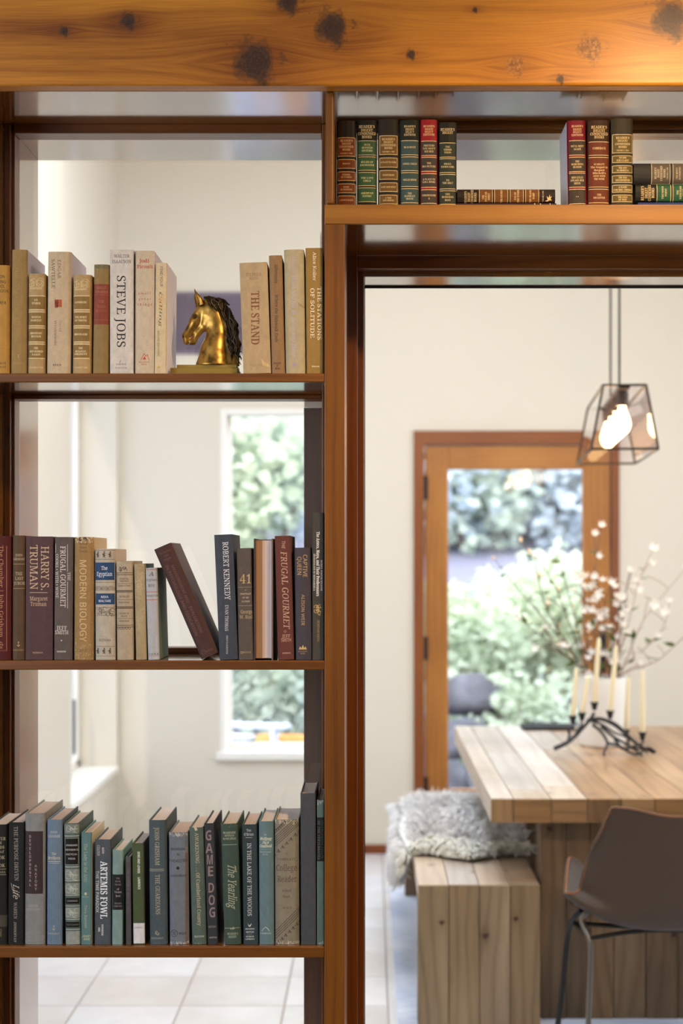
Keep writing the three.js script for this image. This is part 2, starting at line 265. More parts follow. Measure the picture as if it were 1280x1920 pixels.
// the knotty beam
const YB = EYE + (CY - 160) * 2.865 / F;
{
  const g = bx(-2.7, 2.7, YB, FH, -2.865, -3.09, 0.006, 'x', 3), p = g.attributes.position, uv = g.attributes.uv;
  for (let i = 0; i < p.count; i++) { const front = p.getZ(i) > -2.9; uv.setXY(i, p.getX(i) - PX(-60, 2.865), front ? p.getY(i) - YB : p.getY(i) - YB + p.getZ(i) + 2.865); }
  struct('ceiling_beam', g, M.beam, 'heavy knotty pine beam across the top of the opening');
}
struct('baseboard_far', [bx(XL, DX0 - 0.002, 0, PY(1583, ZF), -ZF + 0.016, -ZF, 0.004, 'x'), bx(DX1 + 0.002, XR, 0, PY(1583, ZF), -ZF + 0.016, -ZF, 0.004, 'x')], M.base, 'stained wooden baseboard along the far wall');
// the glazed wooden door in the far wall
{
  const d = structGroup('door_1', 'wooden door with one tall glass pane leading to the garden');
  const x0 = PX(797, ZF), x1 = PX(1144, ZF), yt = PY(835, ZF), gx0 = PX(840, ZF), gx1 = PX(1092, ZF), gt = PY(880, ZF), gb = PY(1480, ZF);
  const zf = -ZF + 0.02;
  part('door_casing', [bx(DX0, x0 - 0.004, 0, DT, zf, -ZF - 0.16, 0.006, 'y'), bx(x1 + 0.004, DX1, 0, DT, zf, -ZF - 0.16, 0.006, 'y'), bx(DX0 + 0.001, DX1 - 0.001, yt + 0.004, DT, zf + 0.001, -ZF - 0.16, 0.006, 'x')], M.casing, d, 'darker stained door casing');
  part('stile', bx(x0, gx0, 0.01, yt, -ZF + 0.002, -ZF - 0.045, 0.005, 'y'), M.door, d);
  part('stile', bx(gx1, x1, 0.01, yt, -ZF + 0.002, -ZF - 0.045, 0.005, 'y'), M.door, d);
  part('top_rail', bx(gx0, gx1, gt, yt, -ZF + 0.002, -ZF - 0.045, 0.005, 'x'), M.door, d);
  part('bottom_rail', bx(gx0, gx1, 0.01, gb, -ZF + 0.002, -ZF - 0.045, 0.005, 'x'), M.door, d);
  part('glass_pane', bx(gx0, gx1, gb, gt, -ZF - 0.02, -ZF - 0.026, 0), M.glass, d);
  for (const y of [915, 1215, 1478]) part('hinge', bx(x0 - 0.007, x0 + 0.012, PY(y + 22, ZF), PY(y - 22, ZF), zf + 0.004, -ZF + 0.0, 0.002), M.black, d, 'dark door hinge');
  part('handle', [bx(x1 - 0.055, x1 - 0.025, 0.93, 1.13, zf, -ZF, 0.004), bx(x1 - 0.13, x1 - 0.03, 1.02, 1.04, zf + 0.035, zf + 0.02, 0.006), bx(x1 - 0.05, x1 - 0.03, 1.02, 1.04, zf + 0.035, zf, 0.004)], M.black, d);
}
// far window with white returns
{
  const w = structGroup('window_2', 'tall garden window with white sill in the far wall');
  part('window_frame', [bx(WX0, WX0 + 0.028, WB, WT, -ZF + 0.004, -ZF - 0.14, 0.004), bx(WX1 - 0.045, WX1, WB, WT, -ZF + 0.004, -ZF - 0.14, 0.004), bx(WX0, WX1, WT - 0.03, WT, -ZF + 0.002, -ZF - 0.14, 0.004)], M.white, w);
  part('window_sill', bx(WX0 - 0.02, WX1 + 0.02, WB - 0.012, WB + 0.03, -ZF + 0.03, -ZF - 0.14, 0.006), M.white, w);
  part('sash', [bx(WX0 + 0.028, WX1 - 0.045, WB + 0.03, WB + 0.06, -ZF - 0.1, -ZF - 0.14, 0.003), bx(WX0 + 0.028, WX0 + 0.048, WB + 0.06, WT - 0.03, -ZF - 0.1, -ZF - 0.14, 0.003), bx(WX1 - 0.065, WX1 - 0.045, WB + 0.06, WT - 0.03, -ZF - 0.1, -ZF - 0.14, 0.003)], M.white, w);
  part('pane', bx(WX0 + 0.048, WX1 - 0.065, WB + 0.06, WT - 0.03, -ZF - 0.118, -ZF - 0.124, 0), M.glass, w);
}
// return air vent high on the far wall
{
  const x0 = PX(322, ZF), x1 = PX(475, ZF), y0 = PY(664, ZF), y1 = PY(548, ZF);
  const v = thing('wall_vent', 'grey violet louvred vent grille high on the far wall behind the horse bookend', 'vent', [(x0 + x1) / 2, (y0 + y1) / 2, -ZF]);
  const w = (x1 - x0) / 2, h = (y1 - y0) / 2, mv = std({ color: rgb(124, 110, 126), roughness: 0.6 }), mb = std({ color: rgb(70, 62, 74), roughness: 0.8 });
  part('back_plate', bx(-w, w, -h, h, 0.001, 0.004, 0), mb, v);
  part('frame', [bx(-w, w, h - 0.014, h, 0.001, 0.016, 0.003), bx(-w, w, -h, -h + 0.014, 0.001, 0.016, 0.003), bx(-w, -w + 0.02, -h, h, 0.001, 0.016, 0.003), bx(w - 0.02, w, -h, h, 0.001, 0.016, 0.003)], mv, v);
  for (let i = 0; i < 14; i++) { const g = bx(-w + 0.018, w - 0.018, -0.008, 0.008, -0.001, 0.001, 0.0005, 'x', 1); g.rotateX(0.7); g.translate(0, -h + 0.024 + i * (2 * h - 0.048) / 13, 0.01); part('slat', g, mv, v); }
}
// ---------------------------------------------------------------- the built-in bookcase and the passage frame
const XL0 = PX(608, Z0), XL1 = PX(646, Z0);               // the thick post
const YT = PY(171.5, Z0), YH1 = PY(383, Z0), YH0 = PY(420, Z0);
const S1 = PY(700, Z0), S1b = PY(716.5, Z0), S2 = PY(1238.5, Z0), S2b = PY(1256, Z0), S3 = PY(1775.5, Z0), S3b = PY(1796, Z0);
{
  const b = structGroup('bookcase', 'built-in stained wood bookcase round a glazed opening and a passage'); b.userData = { label: 'stained wood built-in bookcase with open shelves round a passage to the dining room', category: 'bookcase' };
  const zb = -Z1;
  part('post', bx(XL0, XL1, 0, YH0, -Z0, -3.2, 0.0022, 'y'), M.wood, b);
  part('header_shelf', bx(XL0, XPR + 0.05, YH0, YH1, -Z0 - 0.006, -3.2, 0.001, 'x'), M.gloss, b, 'thick shelf board over the passage');
  part('front_edge', bx(XL0, XPR + 0.05, YH0, YH1, -Z0, -Z0 - 0.0061, 0.0025, 'x'), M.header, b, 'lighter pine front edge of the thick shelf');
  part('post', bx(XPR, XPR + 0.04, 0, YH0, -Z0, -3.2, 0.0022, 'y'), M.wood, b);
  part('divider', bx(PX(610, Z0), PX(627, Z0), YH1, YT, -Z0, -Z1, 0.006, 'y', 4), M.wood, b);
  part('top_board', bx(XP - 0.019, XPR + 0.05, YT, YT + 0.022, -Z0, -Z1 - 0.03, 0.001, 'x'), M.gloss, b);
  part('side_panel', bx(XP - 0.019, XP, 0, YT, -Z0, -Z1, 0.002, 'y'), M.gloss, b);
  part('side_panel', bx(XPR + 0.03, XPR + 0.05, YH1, YT, -Z0, -Z1, 0.002, 'y'), M.gloss, b);
  part('front_edge', bx(XP, XL0, S1b, S1, -Z0, -Z0 - 0.0061, 0.0025, 'x'), M.wood, b); part('shelf', bx(XP, XL0, S1b, S1, -Z0 - 0.006, -Z1 - 0.1, 0.003, 'x'), M.gloss, b);
  part('front_edge', bx(XP, XL0, S2b, S2, -Z0, -Z0 - 0.0061, 0.0025, 'x'), M.wood, b); part('shelf', bx(XP, XL0, S2b, S2, -Z0 - 0.006, -Z1 - 0.02, 0.003, 'x'), M.gloss, b);
  part('front_edge', bx(XP, XL0, S3b, S3, -Z0, -Z0 - 0.0061, 0.0025, 'x'), M.wood, b); part('shelf', bx(XP, XL0, S3b, S3, -Z0 - 0.006, -Z1 - 0.02, 0.003, 'x'), M.gloss, b);
  // frames behind the shelves
  const fx0 = PX(32.5, 3.15), fx1 = PX(603.5, 3.13), zr = -Z1 - 0.055;
  part('frame_stile', [bx(XP, fx0 - 0.006, 0, YT, zb, zr, 0.003, 'y'), bx(fx0 - 0.009, fx0, 0, YT - 0.01, zb - 0.012, zr, 0.002, 'y')], M.frame, b);
  part('frame_stile', bx(fx1, XL0 + 0.004, 0, YT, zb - 0.002, zr, 0.002, 'y'), M.frame, b);
  const rail = (y0, y1) => part('frame_rail', bx(fx0, fx1, y0, y1, zb - 0.002, zr, 0.0025, 'x'), M.frame, b);
  rail(PY(253, 3.13), YT + 0.001); rail(S1b - 0.0095, S1b); rail(S1, S1 + 0.02); rail(S2, S2 + 0.0125); rail(S2b - 0.013, S2b); rail(S3, S3 + 0.0125); rail(S3b - 0.013, S3b); rail(0, 0.1);
  const pane = (y0, y1) => part('glass_pane', bx(fx0 - 0.003, fx1 + 0.003, y0, y1, zb - 0.03, zb - 0.034, 0), M.glass, b);
  pane(S1 + 0.019, PY(253, 3.13) + 0.002); pane(S2 + 0.012, S1b - 0.009); pane(S3 + 0.012, S2b - 0.012); pane(0.1, S3b - 0.012);
  // frame behind the header shelf: rails and glass over the passage
  const hx0 = PX(627, Z0) + 0.004, hx1 = XPR + 0.03;
  part('frame_rail', [bx(hx0 - 0.004, hx1, PY(253, 3.13), YT + 0.001, zb - 0.002, zr, 0.003, 'x'), bx(hx0 - 0.004, hx1, PY(253, 3.13) + 0.006, YT - 0.005, zb + 0.008, zb, 0.003, 'x')], M.frame, b);
  part('frame_rail', bx(hx0 - 0.004, hx1, YH1, YH1 + 0.02, zb - 0.002, zr, 0.003, 'x'), M.frame, b);
  part('glass_pane', bx(hx0, hx1, YH1 + 0.02, PY(253, 3.13), zb - 0.03, zb - 0.034, 0), M.glass, b);
  // boards lining the opening on the dining side
  const ry = PY(301, Z2);
  part('lining_board', bx(XP - 0.012, fx0 - 0.0005, 0, YT, zr - 0.002, -Z2, 0.001, 'y'), M.gloss, b);
  part('lining_board', bx(fx0 - 0.0004, hx1, ry, YT + 0.02, zr - 0.002, -Z2, 0.001, 'x'), M.gloss, b);
  part('lining_board', bx(PX(603.5, 3.2), PX(627, Z0), YH1 - 0.02, ry, zr - 0.002, -Z2, 0.001, 'y'), M.gloss, b);
  part('backing_board', bx(PX(570, 3.24), XL0 + 0.01, 0, S1b - 0.016, -3.225, -3.24, 0.002, 'y'), M.dark, b, 'dark weathered board behind the glass beside the post');
}
{
  const t = structGroup('trim_1', 'stepped dark frame lining the passage');
  const a = PX(650, 3.2), c = PX(670, 3.2), e = PX(682, 3.23);
  const y1 = PY(480.5, 3.2), y2 = PY(503.7, 3.2), y3 = PY(518.7, 3.23);
  part('jamb', [bx(XL1 - 0.012, c, 0, YH0 + 0.001, -3.2, -3.235, 0.002, 'y'), bx(c - 0.01, e, 0, y2 + 0.004, -3.232, -Z2 + 0.004, 0.002, 'y')], M.jamb, t);
  part('jamb', [bx(XPR - 0.03, XPR + 0.02, 0, YH0 + 0.001, -3.2, -3.235, 0.002, 'y'), bx(XPR - 0.045, XPR - 0.02, 0, y2 + 0.004, -3.232, -Z2 + 0.004, 0.002, 'y')], M.jamb, t);
  part('head', bx(c - 0.001, XPR - 0.029, y2, YH0 + 0.001, -3.2005, -3.235, 0.003, 'x'), M.frame, t);
  part('lining_board', bx(e - 0.0003, XPR - 0.044, y3, y2 + 0.004, -3.2325, -Z2 + 0.004, 0.002, 'x'), M.gloss, t);
  part('edge_strip', [bx(e, XPR - 0.044, PY(541, Z2), PY(538, Z2) + 0.002, -Z2 + 0.004, -Z2, 0, 'x'), bx(e - 0.0005, e + 0.0022, 0, PY(541, Z2), -Z2 + 0.004, -Z2, 0, 'y')], M.blackSoft, t);
}
struct('trim_2', [bx(PX(570, 3.24), XL1 - 0.004, 0, S1b, -3.245, -Z2 + 0.001, 0), bx(PX(600, 3.24), XPR + 0.06, YH0 + 0.002, YH1 + 0.018, -3.238, -Z2 + 0.001, 0), bx(XPR - 0.02, XPR + 0.06, 0, YH0 + 0.002, -3.24, -Z2 + 0.001, 0)], M.wall);

// ---------------------------------------------------------------- books
// Spine prints are drawn in photograph pixels; each shelf has one sheet.
const SERIF = 'serif', SANS = 'sans-serif';
class Sheet {
  constructor(S) { this.S = S; this.c = document.createElement('canvas'); this.c.width = 2048; this.c.height = 1024; this.x = this.c.getContext('2d'); this.x.fillStyle = '#555'; this.x.fillRect(0, 0, 2048, 1024); this.at = 2; this.row = 0; this.high = 0; }
  take(w, h) { const W = Math.ceil(w * this.S), H = Math.ceil(h * this.S); if (this.at + W > 2046) { this.at = 2; this.row += this.high + 4; this.high = 0; } const r = { x: this.at, y: this.row, w: W, h: H }; this.at += W + 4; this.high = Math.max(this.high, H); if (r.y + H > 1024) throw new Error('sheet full'); return r; }
  done() {
    const im = this.x.getImageData(0, 0, 2048, 1024), d = im.data;
    for (let y = 0; y < 1024; y++) for (let x = 0; x < 2048; x++) { const k = (y * 2048 + x) * 4, n = 12 * (hash(x, y, 5) - 0.5) + 9 * (vnoise(x / 16, y / 30, 6) - 0.5) + 10 * (vnoise(x / 3, y / 3, 8) - 0.5); const f = 1 + n / 130; const l = 0.3 * d[k] + 0.55 * d[k + 1] + 0.15 * d[k + 2], q = this.grey; for (let c = 0; c < 3; c++) d[k + c] = Math.min(255, (d[k + c] + (l - d[k + c]) * q) * f); }
    this.x.putImageData(im, 0, 0);
    const t = new THREE.CanvasTexture(this.c); t.colorSpace = THREE.SRGBColorSpace; t.magFilter = THREE.LinearFilter; t.anisotropy = 8;
    this.mat.map = t; this.mat.needsUpdate = true;
  }
}
const sheets = [new Sheet(4), new Sheet(3), new Sheet(3), new Sheet(2.95)];
sheets.forEach((s, i) => { s.grey = [0.12, 0.12, 0.18, 0.36][i]; });
sheets[0].mat = phy({ color: rgb(236, 236, 236), roughness: 0.55, specularIntensity: 0.28 });
sheets[1].mat = phy({ roughness: 0.58, specularIntensity: 0.5 });
sheets[2].mat = phy({ roughness: 0.6, specularIntensity: 0.35 });
sheets[3].mat = phy({ roughness: 0.6, specularIntensity: 0.4 });
class Ink {       // draws on one spine with the photograph's own pixel positions
  constructor(x) { this.x = x; }
  font(f, bold) { this.x.font = (bold ? 'bold ' : '') + '40px ' + f; }
  box(x0, x1, y0, y1, col) { this.x.fillStyle = col; this.x.fillRect(x0, y0, x1 - x0, y1 - y0); return this; }
  frame(x0, x1, y0, y1, fill, line, lw = 1.1) { this.box(x0, x1, y0, y1, fill); this.x.strokeStyle = line; this.x.lineWidth = lw; this.x.strokeRect(x0 + lw / 2, y0 + lw / 2, x1 - x0 - lw, y1 - y0 - lw); return this; }
  lines(x0, x1, col, ys, t = 1.1) { for (const y of ys) this.box(x0, x1, y - t / 2, y + t / 2, col); return this; }
  // text centred on (xc, yc), stretched to width w and capital height h; it = slant
  H(s, xc, yc, w, h, col, f = SERIF, bold = 0, it = 0) {
    const x = this.x; x.save(); this.font(f, bold); x.fillStyle = col; x.textBaseline = 'alphabetic'; x.textAlign = 'left';
    const m = x.measureText(s), tw = m.width || 1; x.translate(xc - w / 2, yc + h / 2); x.transform(1, 0, -it, 1, 0, 0); x.scale(w / tw, h / 28.5); x.fillText(s, 0, 0); x.restore(); return this;
  }
  // text reading downwards from y0 to y1 with its middle on xc, capital height h
  V(s, xc, y0, y1, h, col, f = SERIF, bold = 0, it = 0, xc1 = xc) {
    const x = this.x; x.save(); this.font(f, bold); x.fillStyle = col; x.textBaseline = 'alphabetic'; x.textAlign = 'left';
    const tw = x.measureText(s).width || 1; x.translate(xc - h / 2, y0); x.rotate(Math.PI / 2 - Math.atan2(xc1 - xc, y1 - y0)); x.transform(1, 0, -it, 1, 0, 0); x.scale((y1 - y0) / tw, h / 28.5); x.fillText(s, 0, 0); x.restore(); return this;
  }
  S(s, xc, ys, w, h, col, f = SERIF, bold = 0) { [...s].forEach((c, i) => this.H(c, xc, ys[0] + (ys[1] - ys[0]) * i / (s.length - 1), w * (c === 'I' ? 0.45 : 1), h, col, f, bold)); return this; }
  list(items, xc, ys, h, col, k = 0.72, f = SERIF, bold = 1) { items.forEach((s, i) => this.H(s, xc, ys[i], s.length * h * k, h, col, f, bold)); return this; }
  path(col, pts, lw = 0) { const x = this.x; x.beginPath(); pts.forEach((p, i) => (i ? x.lineTo(p[0], p[1]) : x.moveTo(p[0], p[1]))); if (lw) { x.strokeStyle = col; x.lineWidth = lw; x.stroke(); } else { x.fillStyle = col; x.fill(); } return this; }
  ring(xc, yc, r, col, lw) { const x = this.x; x.beginPath(); x.arc(xc, yc, r, 0, 7); if (lw) { x.strokeStyle = col; x.lineWidth = lw; x.stroke(); } else { x.fillStyle = col; x.fill(); } return this; }
  scroll(xc, yc, w, h, col, n = 5, lw = 0.6) { const x = this.x; x.strokeStyle = col; x.lineWidth = lw; for (let i = 0; i < n; i++) { x.beginPath(); const a = xc + (hash(i, n, 1) - 0.5) * w * 0.7, b = yc + (hash(i, n, 2) - 0.5) * h * 0.7, r = Math.min(w, h) * (0.12 + 0.22 * hash(i, n, 3)); x.arc(a, b, r, i, i + 4.4); x.stroke(); } return this; }
  wear(col, x0, x1, y0, y1, n, s = 1.4, a = 0.5) { const x = this.x; x.fillStyle = col; for (let i = 0; i < n; i++) { x.globalAlpha = a * rnd(); x.fillRect(rr(x0, x1), rr(y0, y1), rr(0.3, s), rr(0.3, s * 1.6)); } x.globalAlpha = 1; return this; }
  anchor(xc, yc, h, col) { return this.path(col, [[xc, yc - h / 2], [xc, yc + h / 2]], 0.8).path(col, [[xc - h * 0.35, yc + h * 0.15], [xc, yc + h / 2], [xc + h * 0.35, yc + h * 0.15]], 0.8).ring(xc, yc - h / 2, h * 0.12, col, 0.6); }
}
const pageMat = ['#f4f0ee', '#e6dcd2', '#e0d2ca'].map((c) => std({ map: tPages, color: new THREE.Color(c), roughness: 0.9 }));
const coverMats = {};
const coverMat = (c, r = 0.65) => (coverMats[c + r] ??= std({ color: new THREE.Color(c), roughness: r, bumpMap: tCloth, bumpScale: 0.00012 }));
const ROWZ = [2.955, 2.912, 2.912, 2.916], ROWY = [YH1, S1, S2, S3], ROWG = ['books on the top right shelf', 'books on the upper left shelf with the horse', 'books on the middle left shelf', 'books on the lower left shelf'];
// one book, its spine facing +z, standing on y = 0 with its left lower edge at x = 0
function buildBook(root, w, h, D, sheet, rect, cover, o) {
  const e = o.flat ? 0.0018 : Math.min(0.0075, w * (o.round ?? 0.16)), n = 14, pw = o.flat ? 9 : 2.4, arc = (k) => { const a = []; for (let i = 0; i <= n; i++) { const t = i / n, q = Math.pow(Math.max(0, 1 - Math.abs(2 * t - 1) ** pw), 1 / pw); a.push([k + (w - 2 * k) * t, -e + (e - k) * q]); } return a; };
  const poly = [...arc(0), ...arc(0.0016).reverse().map((q) => [q[0], q[1] - (q[0] < 0.002 || q[0] > w - 0.002 ? 0.002 : 0)])];
  const g = extrudeY(poly, 0.0004, h, 0.6), uv = g.attributes.uv;
  for (let i = 0; i < uv.count; i++) uv.setXY(i, (rect.x + 1 + Math.min(1, Math.max(0, uv.getX(i) / w)) * (rect.w - 2)) / 2048, 1 - (rect.y + 1 + (1 - Math.min(1, Math.max(0, uv.getY(i) / h))) * (rect.h - 2)) / 1024);
  part('spine', g, sheet.mat, root);
  const bt = o.soft ? 0.0008 : 0.0026, hin = e + 0.0045, cm = coverMat(cover, o.coverRough);
  const board = (x0, x1, s) => [bx(x0, x1, 0, h, -hin, -D, 0.0007, 'y', 1), bx(s > 0 ? x0 + 0.0007 : x0 + 0.0002, s > 0 ? x1 - 0.0002 : x1 - 0.0007, 0.0006, h - 0.0006, -e + 0.0004, -hin - 0.0005, 0, 'y')];
  part('front_cover', board(w - bt, w, -1), o.right ? coverMat(o.right, o.coverRough) : cm, root);
  part('back_cover', board(0, bt, 1), o.left ? coverMat(o.left, 0.45) : cm, root);
  const i0 = bt + 0.0003, i1 = w - bt - 0.0003, sq = o.soft ? 0.0002 : 0.0032, pf = -e - 0.0005, pb = -D + (o.soft ? 0.0005 : 0.004), poly2 = [[i0, pf], [i1, pf], [i1, pb]];
  if (!o.soft) for (let i = 1; i < 8; i++) { const t = i / 8; poly2.push([i1 + (i0 - i1) * t, pb + Math.min(0.006, w * 0.12) * Math.sin(Math.PI * t)]); }
  poly2.push([i0, pb]);
  part('page_block', extrudeY(poly2, sq, h - sq, 0.6), pageMat[o.page ?? 0], root);
}
const bookRoots = [];
// row, [left, right] at the top and at the bottom of the spine in the photograph, top y, cover colour, label, print
function book(row, [xt0, xt1], [xb0, xb1], yt, cover, label, draw, o = {}) {
  const z = o.z ?? ROWZ[row], k = z / F, yb = CY - (ROWY[row] - EYE) / k, sh = sheets[row];
  const w = Math.min(xt1 - xt0, xb1 - xb0), h = yb - yt, lean = Math.atan2(((xt0 + xt1) - (xb0 + xb1)) / 2, h);
  const r = sh.take(w, h), x = sh.x; x.save(); x.beginPath(); x.rect(r.x, r.y, r.w, r.h); x.clip();
  const m = (xb0 - xt0) / h; x.setTransform(sh.S, 0, -m * sh.S, sh.S, r.x + sh.S * (-xt0 + m * yt), r.y - sh.S * yt);
  const ink = new Ink(x); ink.box(-200, 1500, yt - 5, yb + 5, o.bg ?? cover); draw?.(ink, yb); x.restore();
  const t = thing('book', label, 'book', [PX((xb0 + xb1) / 2 - w / 2, z), ROWY[row], -z], ROWG[row]);
  const W = w * k, H = Math.hypot(h, ((xt0 + xt1) - (xb0 + xb1)) / 2) * k * (o.hk ?? 1);
  buildBook(t, W, H, o.d ?? Math.min(0.165, Math.max(0.115, H * 0.66)), sh, r, cover, o);
  t.rotation.z = -lean; if (lean > 0) { t.position.x += W * (1 - Math.cos(lean)); t.position.y += W * Math.sin(lean); }
  if (o.yaw) t.rotation.y = o.yaw;
  bookRoots.push(t); return t;
}
// a book lying on its side: spine towards the room, its head to the left
function lying(row, [x0, x1], [y0, y1], cover, label, draw, o = {}) {
  const z = o.z ?? ROWZ[row], k = z / F, sh = sheets[row], w = y1 - y0, h = x1 - x0, r = sh.take(w, h), x = sh.x;
  x.save(); x.beginPath(); x.rect(r.x, r.y, r.w, r.h); x.clip();
  // upright print: across = photograph y (bottom edge is the left side), down = photograph x
  x.setTransform(0, sh.S, -sh.S, 0, r.x + sh.S * y1, r.y - sh.S * x0);
  const ink = new Ink(x); ink.box(x0 - 5, x1 + 5, y0 - 5, y1 + 5, o.bg ?? cover); draw?.(ink); x.restore();
  const t = thing('book', label, 'book', [PX(x1, z), PY(y1, z), -z], ROWG[row]);
  const yBase = o.on ?? ROWY[row]; t.position.y = yBase; void yBase;
  buildBook(t, w * k, h * k, o.d ?? 0.13, sh, r, cover, { ...o });
  t.rotation.z = Math.PI / 2; t.position.x = PX(x1, z);
  // after the quarter turn the book's left side is below: its x axis points up, its y axis to the left
  bookRoots.push(t); t.userData.topY = yBase + w * k; return t;
}
const GOLD = '#e2c27c', CREAM = '#e9dcc0', WHITE = '#e8e6e2', PALE = '#cdb68a';
const RD = ["READER'S", 'DIGEST', 'CONDENSED', 'BOOKS'], RS = ["READER'S", 'DIGEST', 'SELECT', 'EDITIONS'];
// --- top right shelf
book(0, [631, 667], [631, 667], 226, '#2e241b', 'dark condensed book with five rust red gold-framed panels beside the divider', (k) => {
  for (const [a, b] of [[257.6, 293.3], [298.5, 316], [321.4, 338.7], [344, 361.7], [366.5, 384.5]]) k.frame(632.5, 666, a, b, '#7c3a1a', GOLD);
  k.list(RD, 649.3, [263.7, 269.4, 275, 280.5], 4, GOLD).H('VOLUME 5 • 1996', 649, 287.5, 23, 2.4, GOLD, SERIF, 1).H('HARVEST', 649, 306.8, 14, 2.6, GOLD, SERIF, 1).H('PURPOSE', 649, 327.5, 15, 2.8, GOLD, SERIF, 1).H('OF EVASION', 649, 332.2, 20, 2.8, GOLD, SERIF, 1).H('SHARE', 649, 350.5, 11, 2.8, GOLD, SERIF, 1).H('OF SERPENTS', 649, 355.3, 22, 2.8, GOLD, SERIF, 1).H('COYOTE WAITS', 649, 375, 25, 2.8, GOLD, SERIF, 1);
}, { round: 0.2 });
book(0, [669, 706.5], [669, 706.5], 225, '#1f1d15', 'condensed book with four bright green panels, second from the divider', (k) => {
  for (const [a, b] of [[265, 290], [294.5, 319], [323.5, 348], [352.5, 377.5]]) k.box(671.5, 704.5, a, b, '#365a31');
  k.lines(671.5, 704.5, GOLD, [264, 290.5, 294, 319.2, 323.2, 348, 352, 378]); k.lines(671.5, 704.5, '#3a2616', [292.2, 321.2, 350]);
  k.list(RD, 687.5, [237.5, 244, 250.5, 257], 5, GOLD, 0.74).list(['SUCH', 'DEVOTED', 'SISTERS'], 688, [271.5, 277, 282.5], 3.6, GOLD, 0.8).list(['RULES OF', 'ENCOUNTER'], 688, [303.7, 309.5], 3.6, GOLD, 0.8).list(['THE LOVE', 'CHILD'], 688, [333.5, 339], 3.6, GOLD, 0.8).list(['AMERICAN', 'GOTHIC'], 688, [362, 367.5], 3.6, GOLD, 0.8);
}, { round: 0.2 });
book(0, [709, 747], [709, 747], 223, '#2f261c', 'dark condensed book with five golden brown framed panels, third from the divider', (k) => {
  for (const [a, b] of [[254, 290], [295.5, 314], [319, 336.5], [342, 359.5], [365, 382.5]]) k.frame(711.3, 745, a, b, '#735020', GOLD);
  k.list(RD, 728, [261, 266.5, 272, 277.5], 3.8, GOLD, 0.8).H('VOLUME 2 • 1987', 728, 284.5, 23, 2.4, GOLD, SERIF, 1).H('A PLACE TO HIDE', 728, 304, 29, 2.9, GOLD, SERIF, 1).H('NIGHTSHADE', 728, 328, 22, 2.9, GOLD, SERIF, 1).H('EAST AND WEST', 728, 350.5, 27, 2.9, GOLD, SERIF, 1).H('A TIME', 728, 371, 12, 2.8, GOLD, SERIF, 1).H('AND HEROES', 728, 375.5, 21, 2.8, GOLD, SERIF, 1);
}, { round: 0.2 });
const select = (top, panel, xa, xb, ls, txts, head, hy, hw) => (k) => {
  const xc = (xa + xb) / 2; k.box(xa, xb, ls[0], ls[7] + 3, panel);
  for (const i of [1, 3, 5]) k.box(xa - 2, xb + 2, ls[i], ls[i + 1], top);
  k.lines(xa, xb, GOLD, ls, 1.3); head.forEach((s, i) => k.H(s, xc, hy[i], Math.min(xb - xa, s.length * hw), hw * 1.45, GOLD, SERIF, 1));
  for (const [s, y, w] of txts) k.H(s, xc, y, w, 3.6, GOLD, SERIF, 1);
};
book(0, [749, 786], [749, 786], 225, '#23261c', 'dark condensed book with grey blue panels beside the scarlet topped one', select('#23261c', '#3d514c', 752, 784, [263.7, 290.3, 294, 320, 323.5, 349.5, 353.5, 380], [['BLACKOUT', 276, 22], ['ANGEL FALLS', 307, 26], ['VEILED MOON', 337, 25], ['THE', 362.5, 8], ['HANDLEY', 367.5, 20], ['HOUSE', 372.5, 14]], RS, [237, 242.5, 247.5, 252.7], 2.7), { round: 0.2 });
book(0, [788, 820], [788, 820], 224, '#a11c1e', 'narrow scarlet topped book with dark brown panels left of the lying brown book', select('#a11c1e', '#453a30', 789.5, 818.5, [264.5, 291.5, 295, 321, 325.5, 351, 355.5, 381], [['PRETEND', 273, 20], ["YOU DON'T", 278.5, 23], ['SEE HER', 284, 17], ['THE', 306, 8], ['BIG PICTURE', 312, 25], ['A PLACE TO', 336, 23], ['CALL HOME', 341, 24], ['CHROMOSOME', 366, 26], ['6', 372, 2.4]], RS, [237, 242.5, 247.5, 252.7], 2.6), { round: 0.2 });
book(0, [822.5, 856], [822.5, 856], 229, '#29251a', 'dark olive book with olive green panels touching the lying brown book', select('#29251a', '#343a2a', 824, 854, [268, 294.5, 297.5, 323.5, 327, 354, 357.5, 382.5], [['THE', 275.5, 9], ['THIRD', 280.7, 15], ['TWIN', 286, 13], ['SMALL', 307.2, 14], ['TOWN GIRL', 312.6, 25], ['TO', 338, 6], ['THE HILT', 343, 20], ['THE', 364, 9], ['BURNING', 369.3, 22], ['MAN', 375, 11]], RS.slice(0, 2), [243, 249], 3.3), { round: 0.2 });
const flatLow = lying(0, [855, 1043], [379.6, 394.5], '#35222a', 'thin dark plum book lying flat under the brown book', (k) => k.lines(856, 1042, '#c9a860', []).box(1001, 1003, 379, 386, GOLD).box(1012, 1013.5, 379, 386, GOLD).box(1030, 1031.5, 379, 386, GOLD));
const rot = (k, s, xc, yc, h, len, col = GOLD) => { const x = k.x; x.save(); x.translate(xc, yc); x.rotate(-Math.PI / 2); new Ink(x).H(s, 0, 0, len, h, col, SERIF, 1); x.restore(); };
